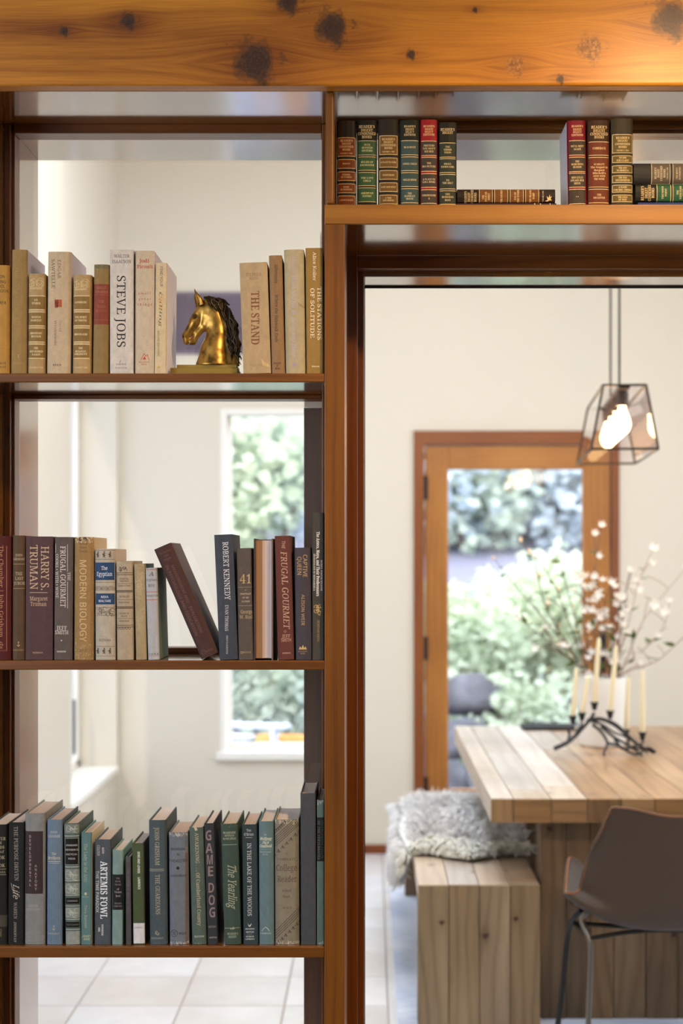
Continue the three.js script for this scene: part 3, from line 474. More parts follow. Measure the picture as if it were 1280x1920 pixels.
lying(0, [857, 1041], [353.5, 379.5], '#2a1c14', 'brown panelled condensed book lying flat in the gap between the standing books', (k) => {
  for (const [a, b] of [[898, 923.6], [926.5, 952.3], [955.5, 981.4], [984.5, 1010.2]]) { k.box(a, b, 353, 380, '#764519'); k.box(a, a + 1, 353, 380, GOLD).box(b - 1, b, 353, 380, GOLD); }
  rot(k, "READER'S", 872.7, 369, 4.6, 22); rot(k, 'DIGEST', 879, 369, 4.6, 17); rot(k, 'CONDENSED', 884.9, 367, 4.6, 25); rot(k, 'BOOKS', 891, 369, 4.6, 17);
  rot(k, 'THE', 905.5, 369, 3.4, 8); rot(k, 'PELICAN', 910.8, 368, 3.4, 18); rot(k, 'BRIEF', 916.4, 368, 3.4, 13); rot(k, 'TREASURES', 939.8, 367, 3.4, 23); rot(k, 'EYE OF', 965.6, 367, 3.4, 15); rot(k, 'THE STORM', 971, 367, 3.4, 23); rot(k, 'THE ISLAND', 993.8, 367, 3.4, 23); rot(k, 'HARP', 999.7, 367, 3.4, 12); rot(k, 'VOLUME 3 1993', 1017.5, 367, 2.6, 20);
  k.path(GOLD, [[1021, 376], [1026, 374], [1024, 367], [1028, 370], [1030, 364], [1031, 369], [1034, 367], [1032, 372], [1034, 375], [1029, 375], [1026, 377]]);
}, { on: flatLow.userData.topY + 0.0005, round: 0.2 });
book(0, [1062.5, 1098], [1065.5, 1101], 226, '#7d1220', 'crimson topped book with dark panels and a pale grey side cover', select('#7d1220', '#403629', 1067, 1097, [264, 291, 295, 322, 325, 351, 355, 382], [["WE'LL MEET", 274.5, 24], ['AGAIN', 280, 14], ['THE', 303, 8], ['MARCHING', 308.2, 23], ['SEASON', 313.5, 16], ['MISS JULIA', 333, 22], ['SPEAKS HER', 338.5, 25], ['MIND', 344, 12], ['• •', 369, 5]], RS, [237, 243, 248, 253.5], 2.7), { round: 0.2, left: '#b9b4ba' });
book(0, [1102, 1143], [1102, 1143], 225, '#3c2415', 'reddish brown condensed book between the crimson and the olive panelled books', (k) => {
  k.box(1104, 1141, 266, 384, '#6d2f18'); k.lines(1104, 1141, GOLD, [266, 291, 295, 350.5, 354.5, 380], 1.2); for (const y of [293, 352.5]) k.box(1104, 1141, y - 1.2, y + 1.2, '#3c1c14');
  k.list(RD, 1123, [238.5, 245, 251.3, 257.3], 5, GOLD, 0.74).list(['COMEBACK'], 1123, [278], 3.8, GOLD, 0.8).list(['SCARLETT', 'The Sequel to', 'Margaret', "Mitchell's", 'GONE WITH', 'THE WIND'], 1123, [308, 313.5, 319, 324.5, 330, 335.5], 3.6, GOLD, 0.68).list(['THE', 'DECEIVER'], 1123, [365, 370.5], 3.6, GOLD, 0.75);
}, { round: 0.2 });
book(0, [1146, 1187], [1146, 1187], 221.5, '#39311f', 'tall dark olive book with six olive framed panels beside the lying stack', (k) => {
  for (const [a, b] of [[251.5, 287], [291.5, 305], [310, 324], [328.5, 342.5], [346.5, 360.5], [365, 378.5]]) k.frame(1148, 1185.5, a, b, '#665427', '#d8c088');
  k.list(RD, 1167, [258.5, 264, 270, 275.5], 3.9, GOLD, 0.8).H('VOLUME 3 • 1985', 1167, 282, 23, 2.4, GOLD, SERIF, 1);
  [['NO JOB', 'FOR A LADY'], ['THE KEY', 'TO REBECCA'], ['THE OLD', 'NEIGHBORHOOD'], ['A PIANO', 'FOR MRS. CIMINO'], ['THE GOLD', 'OF TROY']].forEach((a, i) => k.list(a, 1167, [[295.8, 300.6], [314.6, 319.4], [333, 337.7], [351, 356], [369.5, 374.3]][i], 3.1, GOLD, 0.72));
}, { round: 0.2 });
const navy = lying(0, [1196, 1362], [377.8, 394.5], '#22306c', 'navy blue book lying flat at the bottom of the right-hand stack', null, { round: 0.2 });
const greenLie = lying(0, [1191, 1358], [343.5, 377.5], '#1c1c14', 'black and green panelled book lying in the middle of the right-hand stack', (k) => {
  for (const [a, b] of [[1231, 1258], [1261, 1289], [1292, 1320], [1323, 1350]]) { k.box(a, b, 343, 378, '#235536'); k.box(a, a + 1.1, 343, 378, GOLD).box(b - 1.1, b, 343, 378, GOLD); }
  rot(k, "READER'S", 1204.5, 361, 5, 27); rot(k, 'DIGEST', 1211.5, 361, 5, 20); rot(k, 'CONDENSED', 1217.7, 360, 5, 31); rot(k, 'BOOKS', 1224, 361, 5, 19); rot(k, 'THUNDER', 1242, 360, 3.6, 24); rot(k, 'POINT', 1248, 360, 3.6, 15); rot(k, 'THE', 1270, 360, 3.6, 9); rot(k, 'VENETIAN', 1275.5, 360, 3.6, 25); rot(k, 'MASK', 1281, 360, 3.6, 13);
}, { on: navy.userData.topY + 0.0005, round: 0.2 });
lying(0, [1188, 1352], [304, 343], '#2b2a26', 'charcoal book with grey brown panels lying on top of the right-hand stack', (k) => {
  k.frame(1221, 1256.5, 303.5, 343.5, '#5c5040', '#cbb992'); k.frame(1261, 1282, 303.5, 343.5, '#5c5040', '#cbb992'); k.frame(1287, 1308, 303.5, 343.5, '#5c5040', '#cbb992');
  rot(k, "READER'S", 1228.5, 324, 3.8, 21, '#cbb992'); rot(k, 'DIGEST', 1234, 324, 3.8, 16, '#cbb992'); rot(k, 'CONDENSED', 1239.5, 324, 3.8, 28, '#cbb992'); rot(k, 'BOOKS', 1245.3, 324, 3.8, 16, '#cbb992'); rot(k, 'VOLUME 1 • 1984', 1251, 324, 2.2, 22, '#cbb992'); rot(k, 'THE KING’S', 1268.5, 324, 3, 21, '#cbb992'); rot(k, 'AUTHORITIES', 1274, 324, 3, 24, '#cbb992');
}, { on: greenLie.userData.topY + 0.0005, round: 0.2 });
// --- upper left shelf
book(1, [-26, 17], [-26, 17], 497, '#c18a34', 'amber yellow cookbook with black lettering at the far left end of the upper shelf', (k) => {
  k.list(['BOSTON', 'COOKING', 'SCHOOL', 'COOK BOOK'], -4, [519, 528.5, 537, 545.5], 5.5, '#2a2018', 0.78, SANS, 0).H('FARMER', -3, 568, 28, 5, '#2a2018', SANS).H('CROWN', -2, 681, 26, 4, '#3a2a18', SERIF).H('EDITION', -2, 688, 26, 4, '#3a2a18', SERIF);
});
book(1, [22, 51], [20, 49], 468, '#9f7a3c', 'tall plain tan book second from the left end of the upper shelf', (k) => k.V('THE COLLECTED STORIES', 33, 500, 640, 5, '#ab8748', SERIF).H('Y', 34.5, 668, 5, 6, '#c8aa6a').H('PUBLISHER', 34, 681, 20, 3, '#b39356'), { right: '#c9c6d4' });
const gold1 = (xa, xb, xc, y0, names, q) => (k) => {
  k.box(xa - 4, xb + 8, y0, 702, '#b48f56'); for (const [a, b] of [[556, 579.5], [586, 609.5], [616, 640.5], [646.5, 671]]) k.box(xa, xb, a, b, q);
  k.lines(xa, xb, '#e9cf92', [555, 581, 585, 611, 615.2, 641, 645.2, 671.5], 1.3); k.scroll(xc, y0 + 21, xb - xa, 20, '#dcbf80', 9, 0.7).H("READER'S DIGEST", xc, y0 + 28, 22, 3, '#e3c88a', SERIF, 1);
  names.forEach(([s, y, w]) => k.H(s, xc, y, w, 3.6, '#ead29a', SERIF, 1)); k.H('VOLUME 2 • 1988', xc, 689, 25, 2.6, '#dcc086', SERIF, 1);
};
book(1, [52.5, 84.5], [51.5, 83.5], 513, '#b48f56', 'short tan book with gold bands left of the ornament square book', gold1(52, 83, 67.5, 513, [['ICE', 563, 7], ['STORM', 569, 16], ['WINTER', 595, 17], ['HARVEST', 601, 20], ['MIDNIGHT', 625, 22], ['RUNNER', 631, 18], ['THE', 653, 8], ['RED-HAIRED', 659, 24], ['NANNY', 665, 16]], '#8f6a2e'), { round: 0.2 });
book(1, [89.5, 133], [86.5, 132], 472, '#c8ac82', 'thick cream beige book with a small orange ornament square on its spine', (k) => {
  k.V('THE STORY OF', 119.5, 491, 516, 3, '#c8885a', SERIF).V('EDGAR', 111, 487, 523, 6, '#6b5540', SERIF).V('SAWTELLE', 99.7, 486, 541, 6, '#5d4a38', SERIF).box(102, 115.5, 562, 576, '#c0592a').wear('#6a2414', 102, 108, 562, 576, 80, 2, 0.9).V('David', 112.5, 600, 622, 4.5, '#927a5c', SERIF, 0, 0.3).V('Wroblewski', 103.5, 601, 648, 4.5, '#6d5844', SERIF).H('ecco', 106, 684, 16, 4, '#5a3c28', SERIF, 1);
}, { right: '#cfccd8', round: 0.12 });
book(1, [136, 172], [135.5, 170.5], 515, '#b48f56', 'short tan book with gold bands right of the ornament square book', gold1(137, 167, 151, 515, [['LANDSLIDE', 567, 22], ['THE MERCY', 595, 22], ['OF THIEVES', 601, 22], ['MOONLAND', 627, 24], ['THE', 653, 8], ['RUNAWAY', 659, 20], ['OBEDIENT', 664, 24]], '#8f6a2e'), { round: 0.2 });
book(1, [176, 205], [173.5, 202.5], 496, '#93723a', 'worn olive gold book with a brick red label band', (k) => {
  k.box(170, 210, 533, 608.5, '#8f3f26').list(['GREAT', 'STORIES'], 190, [540, 548], 5, '#b06a4c', 0.7).list(['THE', 'ROAD'], 190, [566, 575], 5, '#a8624a', 0.7).H('NOVELS', 190, 583, 20, 4, '#a8624a').lines(174, 204, '#a8624a', [553, 600], 0.6).box(170, 210, 494, 504, '#71663e').wear('#c4ab78', 172, 206, 495, 512, 90).wear('#b49a64', 172, 206, 610, 700, 60);
});
book(1, [206, 250], [206, 250], 468, '#cfc3b0', 'thick pale grey biography with very large black serif title reading downwards', (k) => {
  k.H('WALTER', 228, 480.3, 29, 6, '#2d2a28', SERIF).H('ISAACSON', 228, 490.6, 35, 6, '#2d2a28', SERIF).V('STEVE JOBS', 227, 516, 652, 15.5, '#1c1a19', SERIF).path('#8c8478', [[224, 680], [225, 676], [227, 674], [226, 678], [225, 681]]).H('SIMON &', 227, 683, 19, 3.4, '#55504a', SERIF).H('SCHUSTER', 227, 689.5, 22, 3.4, '#55504a', SERIF);
}, { flat: 1, right: '#b9b4b4' });
book(1, [253, 290], [252.5, 288.5], 470, '#c8b290', 'beige book with red author name and faded stacked lowercase title', (k) => {
  k.box(250, 254.5, 470, 705, '#8b7558').H('Jodi', 270, 489.5, 18, 6.5, '#b83a2a', SERIF, 1).H('Picoult', 271, 500, 29, 6.5, '#b83a2a', SERIF, 1).H('s m a l l', 270.5, 550, 23, 4.6, '#b06a4a', SERIF, 1).H('g r e a t', 271, 560.6, 23, 4.6, '#b06a4a', SERIF, 1).H('t h i n g s', 271, 571, 27, 5, '#a85a40', SERIF, 1).lines(258, 284, '#b9a07a', [555.6, 566], 0.5);
  k.path('#c04a34', [[264, 675], [270, 663], [273, 668], [276, 665], [279, 675]], 1).path('#c04a34', [[267, 674], [271, 668], [274, 674]]).H('BALLANTINE', 270, 679, 20, 2.8, '#b86a4c', SERIF, 1).H('BOOKS', 270, 683, 10, 2.6, '#b86a4c', SERIF, 1);
}, { right: '#cfccd8', flat: 1 });
book(1, [291.5, 313.5], [289.5, 311.5], 493, '#d0b88a', 'narrow cream book with script title left of the horse bookend', (k) => {
  k.V('FIND YOUR', 302.5, 500, 538, 5, '#5b4a34', SANS).V('Calling', 301, 546, 612, 4.5, '#5b4c36', SERIF, 0, 0.5).scroll(302, 565, 10, 40, '#d79a3a', 8, 0.9).V('SHIVANI SIDHWANI', 297, 620, 668, 4, '#6a5840', SANS).path('#c99a3c', [[294, 690], [298, 686], [301, 690]]);
}, { right: '#d8d4de', flat: 1 });
book(1, [447, 502], [456, 508], 493, '#b09468', 'wide beige novel with brown stencilled title, leaning beside the horse bookend', (k) => {
  k.H('STEPHEN', 474, 516, 29, 6, '#7d6444', SERIF).H('KING', 475, 523, 17, 5.5, '#7d6444', SERIF).V('THE STAND', 477, 547, 648, 15, '#7b4a2a', SERIF, 1, 0, 478).H('DOUBLEDAY', 480, 685.5, 24, 3, '#8e7650', SERIF).path('#c9a86a', [[489, 674], [504, 686], [506, 690], [492, 686]]).wear('#d8c49a', 452, 508, 692, 702, 50);
}, { flat: 1 });
book(1, [503, 529], [509.5, 534], 479, '#8f6a40', 'slim brown poetry book with black italic title', (k) => k.V('Silverstein', 517, 496, 531, 5.5, '#2a1e14', SERIF, 0, 0.25).V('Where the Sidewalk Ends', 518, 552, 641, 5.5, '#2a1e14', SERIF, 0, 0.25).H('Harper', 519.5, 681, 14, 4, '#33261a', SERIF, 1, 0.2).H('&', 520, 686, 4, 3.4, '#33261a').H('Row', 520, 691, 9, 4, '#33261a', SERIF, 1, 0.2).wear('#b08a5c', 504, 532, 479, 486, 30));
book(1, [531.5, 570], [535.5, 573], 468, '#aa9a70', 'khaki book with faint lavender lettering in a thin frame', (k) => {
  k.frame(543, 557, 477, 674, '#aa9a70', '#a49aa8', 0.5).V('Flowers', 550, 480, 512, 7, '#a59db0', SERIF, 0, 0.3).V('Short Stories in', 550.5, 514, 590, 7, '#a9a2b6', SERIF, 0, 0.3).V('Love and Time', 551, 595, 668, 7, '#a9a2b6', SERIF, 0, 0.3).H('B', 552, 683, 7, 6, '#8f86b4', SANS, 1).H('BOOKS', 552, 689, 12, 2.6, '#9a92a8').wear('#d4c8a0', 533, 572, 467, 474, 40).path('#978658', [[557, 566], [570, 575], [572, 580], [560, 574]]);
});
book(1, [572.5, 604.5], [574.5, 606.5], 465, '#93702f', 'golden brown book with cream lettering at the right end beside the post', (k) => k.V('Alice Koller', 589.5, 473, 527, 5.5, CREAM, SERIF).V('THE STATIONS', 598.5, 538, 638, 7, CREAM, SERIF).V('OF SOLITUDE', 585.5, 540, 634, 7, CREAM, SERIF).H('Bantam', 591.5, 687, 14, 3, CREAM, SERIF), { flat: 1 });
// --- middle left shelf
book(2, [-18, 21], [-18, 21], 1005, '#571a16', 'dark red novel with a gold line at the far left end of the middle shelf', (k) => k.V('The Chamber | John Grisham', 2.5, 1023, 1195, 7.5, '#c98a52', SERIF).V('ds', 2.5, 1202, 1216, 6, '#c98a52', SERIF, 0, 0.3).box(11.6, 12.6, 1024, 1220, '#b87c46').H('DOUBLEDAY', 2, 1220, 22, 3, '#a86c3e'));
book(2, [23, 47], [23, 46], 1004, '#5a4026', 'slim brown novel with two thin gold lines beside the dark red one', (k) => k.lines(24.5, 46, '#b08c54', [1058, 1103.5], 0.9).H('JOHN', 35, 1041, 13, 4.5, PALE).H('GRISHAM', 35, 1048.5, 20, 4.5, PALE).H('THE', 35, 1076, 13, 5.5, PALE).H('LAST', 35.5, 1085, 15, 5.5, PALE).H('JUROR', 35.5, 1094, 20, 5.5, PALE).anchor(34.5, 1208, 8, PALE).H('DOUBLEDAY', 34.5, 1219, 20, 3, '#b49458'));
book(2, [48.5, 99.5], [47.5, 98.5], 1006, '#573a38', 'wide plum biography with large tan title reading downwards', (k) => {
  const c = '#d0ae84'; k.V('HARRY S.', 84, 1024, 1108, 14.5, c, SERIF).V('TRUMAN', 63.5, 1022, 1106, 14, c, SERIF).box(56, 89, 1111, 1112, c).H('Margaret', 72.5, 1122.5, 33, 7.5, c, SERIF).H('Truman', 72, 1132.5, 30, 7.5, c, SERIF).H('MORROW', 71, 1224, 19, 3, c);
}, { flat: 1 });
book(2, [103, 136.5], [101, 135], 1007, '#5d5047', 'taupe grey cookbook with white title between thin lines', (k) => {
  const c = '#dcd2c4'; k.V('FRUGAL GOURMET', 118, 1024, 1139, 9.5, c, SERIF).V('COOKS • WITH • WINE', 107, 1039, 1122, 5, c, SERIF).V('THE', 129, 1073, 1089, 5, c, SERIF).box(126, 126.8, 1021, 1072, c).box(126, 126.8, 1091, 1141, c).box(104, 104.7, 1020, 1037, c).H('JEFF', 116, 1177.5, 19, 7, c, SERIF).H('SMITH', 115.5, 1185.8, 25, 7, c, SERIF).ring(115, 1201, 1.2, c).H('MORROW', 115, 1222, 17, 3, c, SERIF, 1);
}, { flat: 1 });
book(2, [139, 175], [138, 174.5], 1007, '#9c763f', 'worn mustard tan textbook with cream title and frayed ends', (k) => {
  k.H('Moon', 156, 1019.5, 16, 4, '#4a3420').H('Otto', 156, 1027, 13, 4, '#4a3420').H('Towle', 156, 1034, 16, 4, '#4a3420').V('MODERN BIOLOGY', 155.5, 1049, 1203, 12, '#d2ae72', SANS).H('HOLT', 154, 1220, 17, 5, '#5a4026', SERIF).scroll(156, 1012, 20, 8, '#3c2c1c', 7, 1.6).wear('#d8c8a4', 137, 176, 1005, 1018, 160, 2, 0.9).wear('#cdb892', 137, 176, 1204, 1236, 150, 2, 0.6).wear('#d0b482', 137, 142, 1010, 1236, 120, 1.6, 0.8).wear('#d0b482', 171, 176, 1010, 1236, 120, 1.6, 0.8);
}, { right: '#c8b08a', d: 0.15 });
book(2, [177.5, 214.5], [178.5, 215.5], 1029, '#b2a68e', 'light grey book with two navy blue boxes and small figures', (k) => {
  const d = '#5c4c3c', b = '#27466e';
  const figures = (y) => { for (const x of [183, 194.5, 205.5]) k.path(d, [[x, y - 4], [x + 3, y - 3], [x + 1, y], [x + 4, y + 1], [x + 1.5, y + 2], [x + 3, y + 6], [x, y + 3], [x - 2, y + 6], [x - 1, y + 1], [x - 3, y - 1]]).ring(x + 1, y - 5.5, 1.3, d); };
  figures(1041); figures(1221.5); k.lines(177, 214, d, [1032, 1049, 1139.5, 1154, 1212, 1230], 0.7);
  k.box(178.5, 213.5, 1055, 1088, b).H('The', 195.5, 1065.5, 12, 7, WHITE, SERIF).H('Egyptian', 195.5, 1076.5, 29, 7.5, WHITE, SERIF);
  for (let i = 0; i < 3; i++) for (let r = 2; r < 7; r += 1.6) k.x.beginPath(), k.x.arc(184.5 + i * 11.5, 1106, r, Math.PI, 0), (k.x.strokeStyle = d), (k.x.lineWidth = 0.6), k.x.stroke();
  k.lines(177, 216, d, [1092, 1107], 0.7).box(179, 213.8, 1113, 1133.5, b).H('MIKA', 196, 1119.5, 14, 4.5, WHITE, SANS).H('WALTARI', 196, 1127, 23, 4.5, WHITE, SANS); k.scroll(196, 1147, 44, 16, d, 22, 0.6); k.H('PUTNAM', 196.5, 1200.5, 22, 4.2, d, SANS);
}, { right: '#bfae98' });
book(2, [217, 248.5], [219, 250], 1052, '#ac9878', 'beige anthology with dark zigzag bands and small stacked titles', (k) => {
  const d = '#4a3c2c'; k.scroll(231, 1068, 24, 9, d, 10, 0.8); k.lines(217, 250, d, [1074.5, 1078, 1107.5, 1110.5, 1138, 1141, 1172.5, 1176], 1); for (const y of [1109, 1139.5]) for (let i = 0; i < 9; i++) k.path(d, [[218 + i * 3.3, y + 1.2], [219.6 + i * 3.3, y - 1.2], [221.3 + i * 3.3, y + 1.2]], 0.7);
  [['HUNGRY HILL', 1085.5, 17], ['MAUD NILES', 1090, 17], ['Gladys of York', 1098.5, 23], ['THE BIG SKY', 1119, 19], ['Donna George', 1129.5, 20], ['COUNTRY OF', 1150.5, 18], ['DEATH', 1155.5, 11], ['Willard Reed', 1164.5, 18]].forEach(([s, y, w]) => k.H(s, 232.5, y, w, 3, d, SERIF, 1)); k.lines(219, 249, d, [1094.5, 1124.5, 1160], 0.5); for (let i = 0; i < 5; i++) k.ring(222 + i * 5, 1178, 2, d, 0.7);
}, { right: '#a3947a' });
book(2, [251, 271], [254.5, 275], 1057, '#a48d62', 'slim straw coloured book with embossed pattern and no lettering', (k) => { k.scroll(262, 1095, 18, 70, '#b49f74', 30, 0.9); k.scroll(262, 1160, 18, 60, '#ae996c', 26, 0.9); k.wear('#cdbb92', 250, 277, 1057, 1066, 50); }, { right: '#6f7560' });
book(2, [272, 294], [277.5, 299], 1065, '#a9a9a8', 'pale grey novel with red lines and a green side cover', (k) => k.lines(268, 302, '#b8503c', [1068.5, 1110.5, 1125], 1).H('A', 283, 1077, 9, 7, '#3a3a3a', SERIF, 0, 0.3).H("PURITAN'S", 284, 1088.5, 20, 4.5, '#3f3f40', SANS).H('WIFE', 283.5, 1098.5, 12, 5.5, '#3f3f40', SANS).H('PEMBERTON', 285, 1117.5, 21, 3.4, '#4a4a4a', SANS).H('I A N A', 288.5, 1226.5, 17, 3.4, '#3a3a3a', SERIF, 1).lines(270, 305, '#b8503c', [1230], 0.7), { right: '#5d7058', d: 0.13 });
// the leaning brown book
{
  const z = 2.912, k = z / F, w = 34, h = 225, r = sheets[2].take(w, h), x = sheets[2].x, ang = 23.4 * Math.PI / 180;
  x.save(); x.beginPath(); x.rect(r.x, r.y, r.w, r.h); x.clip(); x.setTransform(sheets[2].S, 0, 0, sheets[2].S, r.x, r.y); const ink = new Ink(x); ink.box(0, 60, 0, 260, '#4b2f29');
  const c = '#755446'; ink.H('Thorndike', 17, 12, 22, 4, c).H('and', 17, 19, 8, 4, c).H('Hagen', 17, 26, 15, 4, c).V('MEASUREMENT AND', 20, 40, 118, 5, c, SANS).V('EVALUATION', 20, 124, 178, 5, c, SANS).V('IN PSYCHOLOGY AND EDUCATION', 10, 36, 180, 5, c, SANS).H('WILEY', 21, 214, 14, 3.4, c).ring(9, 213, 4, c, 0.7); x.restore();
  const t = thing('book', 'dark brown textbook leaning steeply to the left across the gap', 'book', [PX(377.6, z), S2 + 0.0005, -z], ROWG[2]);
  buildBook(t, w * k, h * k, 0.15, sheets[2], r, '#3f2924', {}); t.rotation.z = ang; bookRoots.push(t);
}
book(2, [400, 437], [411.5, 446], 1003, '#3d434d', 'charcoal blue biography with white title right of the leaning book', (k) => k.V('ROBERT KENNEDY', 421, 1017, 1126, 10, '#d8d6d4', SERIF, 0, 0, 426).V('EVAN THOMAS', 424.5, 1135, 1184, 6, '#d0cecb', SERIF).V('SIMON & SCHUSTER', 425.5, 1192, 1227, 3, '#b8b6b2', SERIF, 1), { flat: 1 });
book(2, [442, 472], [447.5, 474.5], 1028, '#584d43', 'taupe brown book with a large gold number', (k) => { const c = '#c6a468'; k.H('41', 459.5, 1086, 22, 17, c, SERIF).lines(447, 474, '#a89070', [1101.5, 1136], 0.6).H('A', 459, 1107, 2.6, 3, c).list(['PORTRAIT', 'OF MY', 'FATHER'], 459.5, [1114, 1121, 1128], 3.2, '#bda988', 0.78).H('George', 461.5, 1147.5, 22, 6.5, c).H('W. Bush', 461.5, 1157, 26, 6.5, c).H('CROWN', 462, 1223.5, 17, 3.2, '#b49c68').ring(453, 1223.5, 2, c, 0.6); }, { flat: 1 });
{ // the book shelved with its pages outwards
  const z = 2.912, k = z / F, w = (510.5 - 474.5) * k, h = (1237 - 1009) * k;
  const t = thing('book', 'book shelved backwards with its pale page edges facing out', 'book', [PX(475.5, z), S2, -z], ROWG[2]);
  const cm = coverMat('#3b2f33'), cn = coverMat('#6d5a50'), D = 0.15;
  part('back_cover', bx(0, 0.0028, 0, h, 0, -D + 0.003, 0.0007, 'y', 1), cm, t); part('front_cover', bx(w - 0.0028, w, 0, h, 0, -D + 0.003, 0.0007, 'y', 1), cn, t);
  part('spine', bx(0, w, 0, h, -D + 0.004, -D, 0.0015, 'y', 1), cm, t);
  const edge = []; for (let i = 0; i <= 12; i++) { const q = i / 12; edge.push([0.0165 + (w - 0.0031 - 0.0165) * q, -0.004 - 0.005 * Math.sin(Math.PI * q)]); }
  part('page_block', extrudeY([...edge, [w - 0.0031, -D + 0.005], [0.0165, -D + 0.005]], 0.0035, h - 0.0035), std({ map: tPages, color: rgb(236, 226, 226), roughness: 0.9 }), t);
  part('endpapers', extrudeY([[0.0031, -0.0035], [0.0163, -0.0042], [0.0163, -D + 0.005], [0.0031, -D + 0.005]], 0.0035, h - 0.0035), std({ map: tPages, color: rgb(178, 136, 92), roughness: 0.9 }), t, 'tan stained pages beside the cover');
  bookRoots.push(t);
}
book(2, [513.5, 546], [521, 551], 1005, '#65352b', 'rust brown cookbook with italic title right of the backwards book', (k) => { const c = '#c99e80'; k.V('THE', 530, 1014, 1029, 6, c, SANS, 0, 0.2).V('FRUGAL GOURMET', 530.5, 1034, 1179, 11, c, SERIF, 0, 0.2, 537).ring(534, 1184.5, 1.8, c, 0.6).H('JEFF', 536, 1193, 15, 6.5, c, SANS).H('SMITH', 536, 1200.5, 19, 6.5, c, SANS).H('MORROW', 537, 1225, 15, 2.8, c, SERIF, 1); }, { flat: 1, right: '#57473e' });
book(2, [551, 582.5], [554.5, 584.5], 1027, '#433d43', 'dark slate novel with gold title, second from the post', (k) => { const c = '#c49b58'; k.V('CAPTIVE', 571, 1040, 1083, 7.5, c, SANS).V('QUEEN', 560.5, 1044, 1079, 7.5, c, SANS).V('ALISON WEIR', 567.5, 1115, 1173, 6, c, SANS).path(c, [[560, 1218], [562, 1212], [565, 1215], [567.5, 1209], [570, 1215], [572.5, 1212], [575, 1218]]).H('BALLANTINE', 567.5, 1221.5, 17, 2.4, c).H('BOOKS', 567.5, 1225.5, 9, 2.4, c); });
book(2, [584, 607.3], [585.5, 607.3], 961, '#45423a', 'tallest dark olive grey book on the middle shelf against the post', (k) => { k.V('The Aztecs, Maya, and Their Predecessors', 595.5, 997, 1118, 5.5, WHITE, SERIF, 1).V('MURIEL PORTER WEAVER', 602, 1050, 1108, 3, '#cfcac0', SERIF, 1).V('ARCHAEOLOGY OF MESOAMERICA', 588.8, 1038, 1108, 3, '#cfcac0', SERIF, 1).scroll(596, 1141, 12, 26, '#c09a54', 12, 1).V('SEMINAR PRESS', 596.5, 1163, 1203, 4, '#b98d46', SERIF); }, { flat: 1 });
// --- lower left shelf
book(3, [-20, 13], [-20, 13], 1546, '#22231c', 'black green book with gold lettering cut by the left edge of the lower shelf', (k) => { k.list(['BETTER', 'NEW', 'LANDS'], -3, [1573, 1581, 1589], 5.5, '#a9a072', 0.8).H('and', -1, 1597, 15, 5, '#a9a072', SERIF, 0, 0.3).list(['COOK', 'BOOK'], -2, [1608, 1623], 6, '#a9a072', 0.9).lines(-18, 11, '#a9a072', [1630, 1640.5], 0.9).H('BARBARA', -3, 1635.5, 26, 4, '#a9a072').box(-20, 13, 1716, 1738, '#4b4536').V('TIME', 1, 1741, 1757, 4, '#a9924e'); });
book(3, [16, 45], [15, 43.5], 1542, '#20211e', 'black book with grey gold title and a flourish script word', (k) => { const c = '#a79d84'; k.V('THE PURPOSE DRIVEN', 29.5, 1550, 1652, 7, c, SERIF, 0, 0, 31).V('Life', 30, 1657, 1684, 11, '#c0b49a', SERIF, 0, 0.45).path('#c0b49a', [[21, 1656], [23, 1668], [30, 1676]], 0.8).V('WARREN', 29, 1692, 1723, 6, c, SERIF).V('ZONDERVAN', 28.5, 1728, 1766, 4.5, c, SERIF, 1, 0.3); }, { flat: 1 });
book(3, [46, 84.5], [45, 84], 1525, '#7e8079', 'thick grey anatomy textbook with a maroon label of stacked letters', (k) => { k.box(46.8, 80, 1559, 1676, '#3f2a2a').S('DEVELOPMENTAL', 56.5, [1569, 1659], 4, 5, '#c5ab92', SANS).S('ANATOMY', 67, [1624, 1667], 4.4, 5, '#c5ab92', SANS).H('SIXTH', 62, 1698.5, 18, 4, '#ab9f84').H('EDITION', 62, 1705.5, 25, 4, '#ab9f84').wear('#a8a898', 45, 84, 1525, 1558, 70).wear('#b6a489', 50, 82, 1755, 1766, 60).wear('#c0bcae', 45, 49, 1560, 1770, 70).wear('#a49a86', 78, 84, 1660, 1770, 80); }, { page: 1, right: '#7b776a', d: 0.17 });
book(3, [87.5, 117], [87.5, 116], 1537, '#5d7a94', 'steel blue novel beside the thick grey textbook', (k) => { k.H('JOHN', 100.5, 1560.5, 13, 4.5, '#b8bcb4').H('GRISHAM', 100.5, 1568, 23, 5, '#c4bfae').H('The', 101, 1601, 9, 5, '#d0ba8c', SERIF).H('Brethren', 101, 1609, 23, 6, '#d3b47e', SERIF, 1).lines(89, 113, '#d3bd90', [1615.5], 1).lines(91, 111, '#d3bd90', [1618.8], 0.6).anchor(101, 1740, 8, '#c9b386').H('DOUBLEDAY', 100.5, 1750.5, 22, 3.2, '#c4b79a'); }, { page: 2, right: '#44504f' });
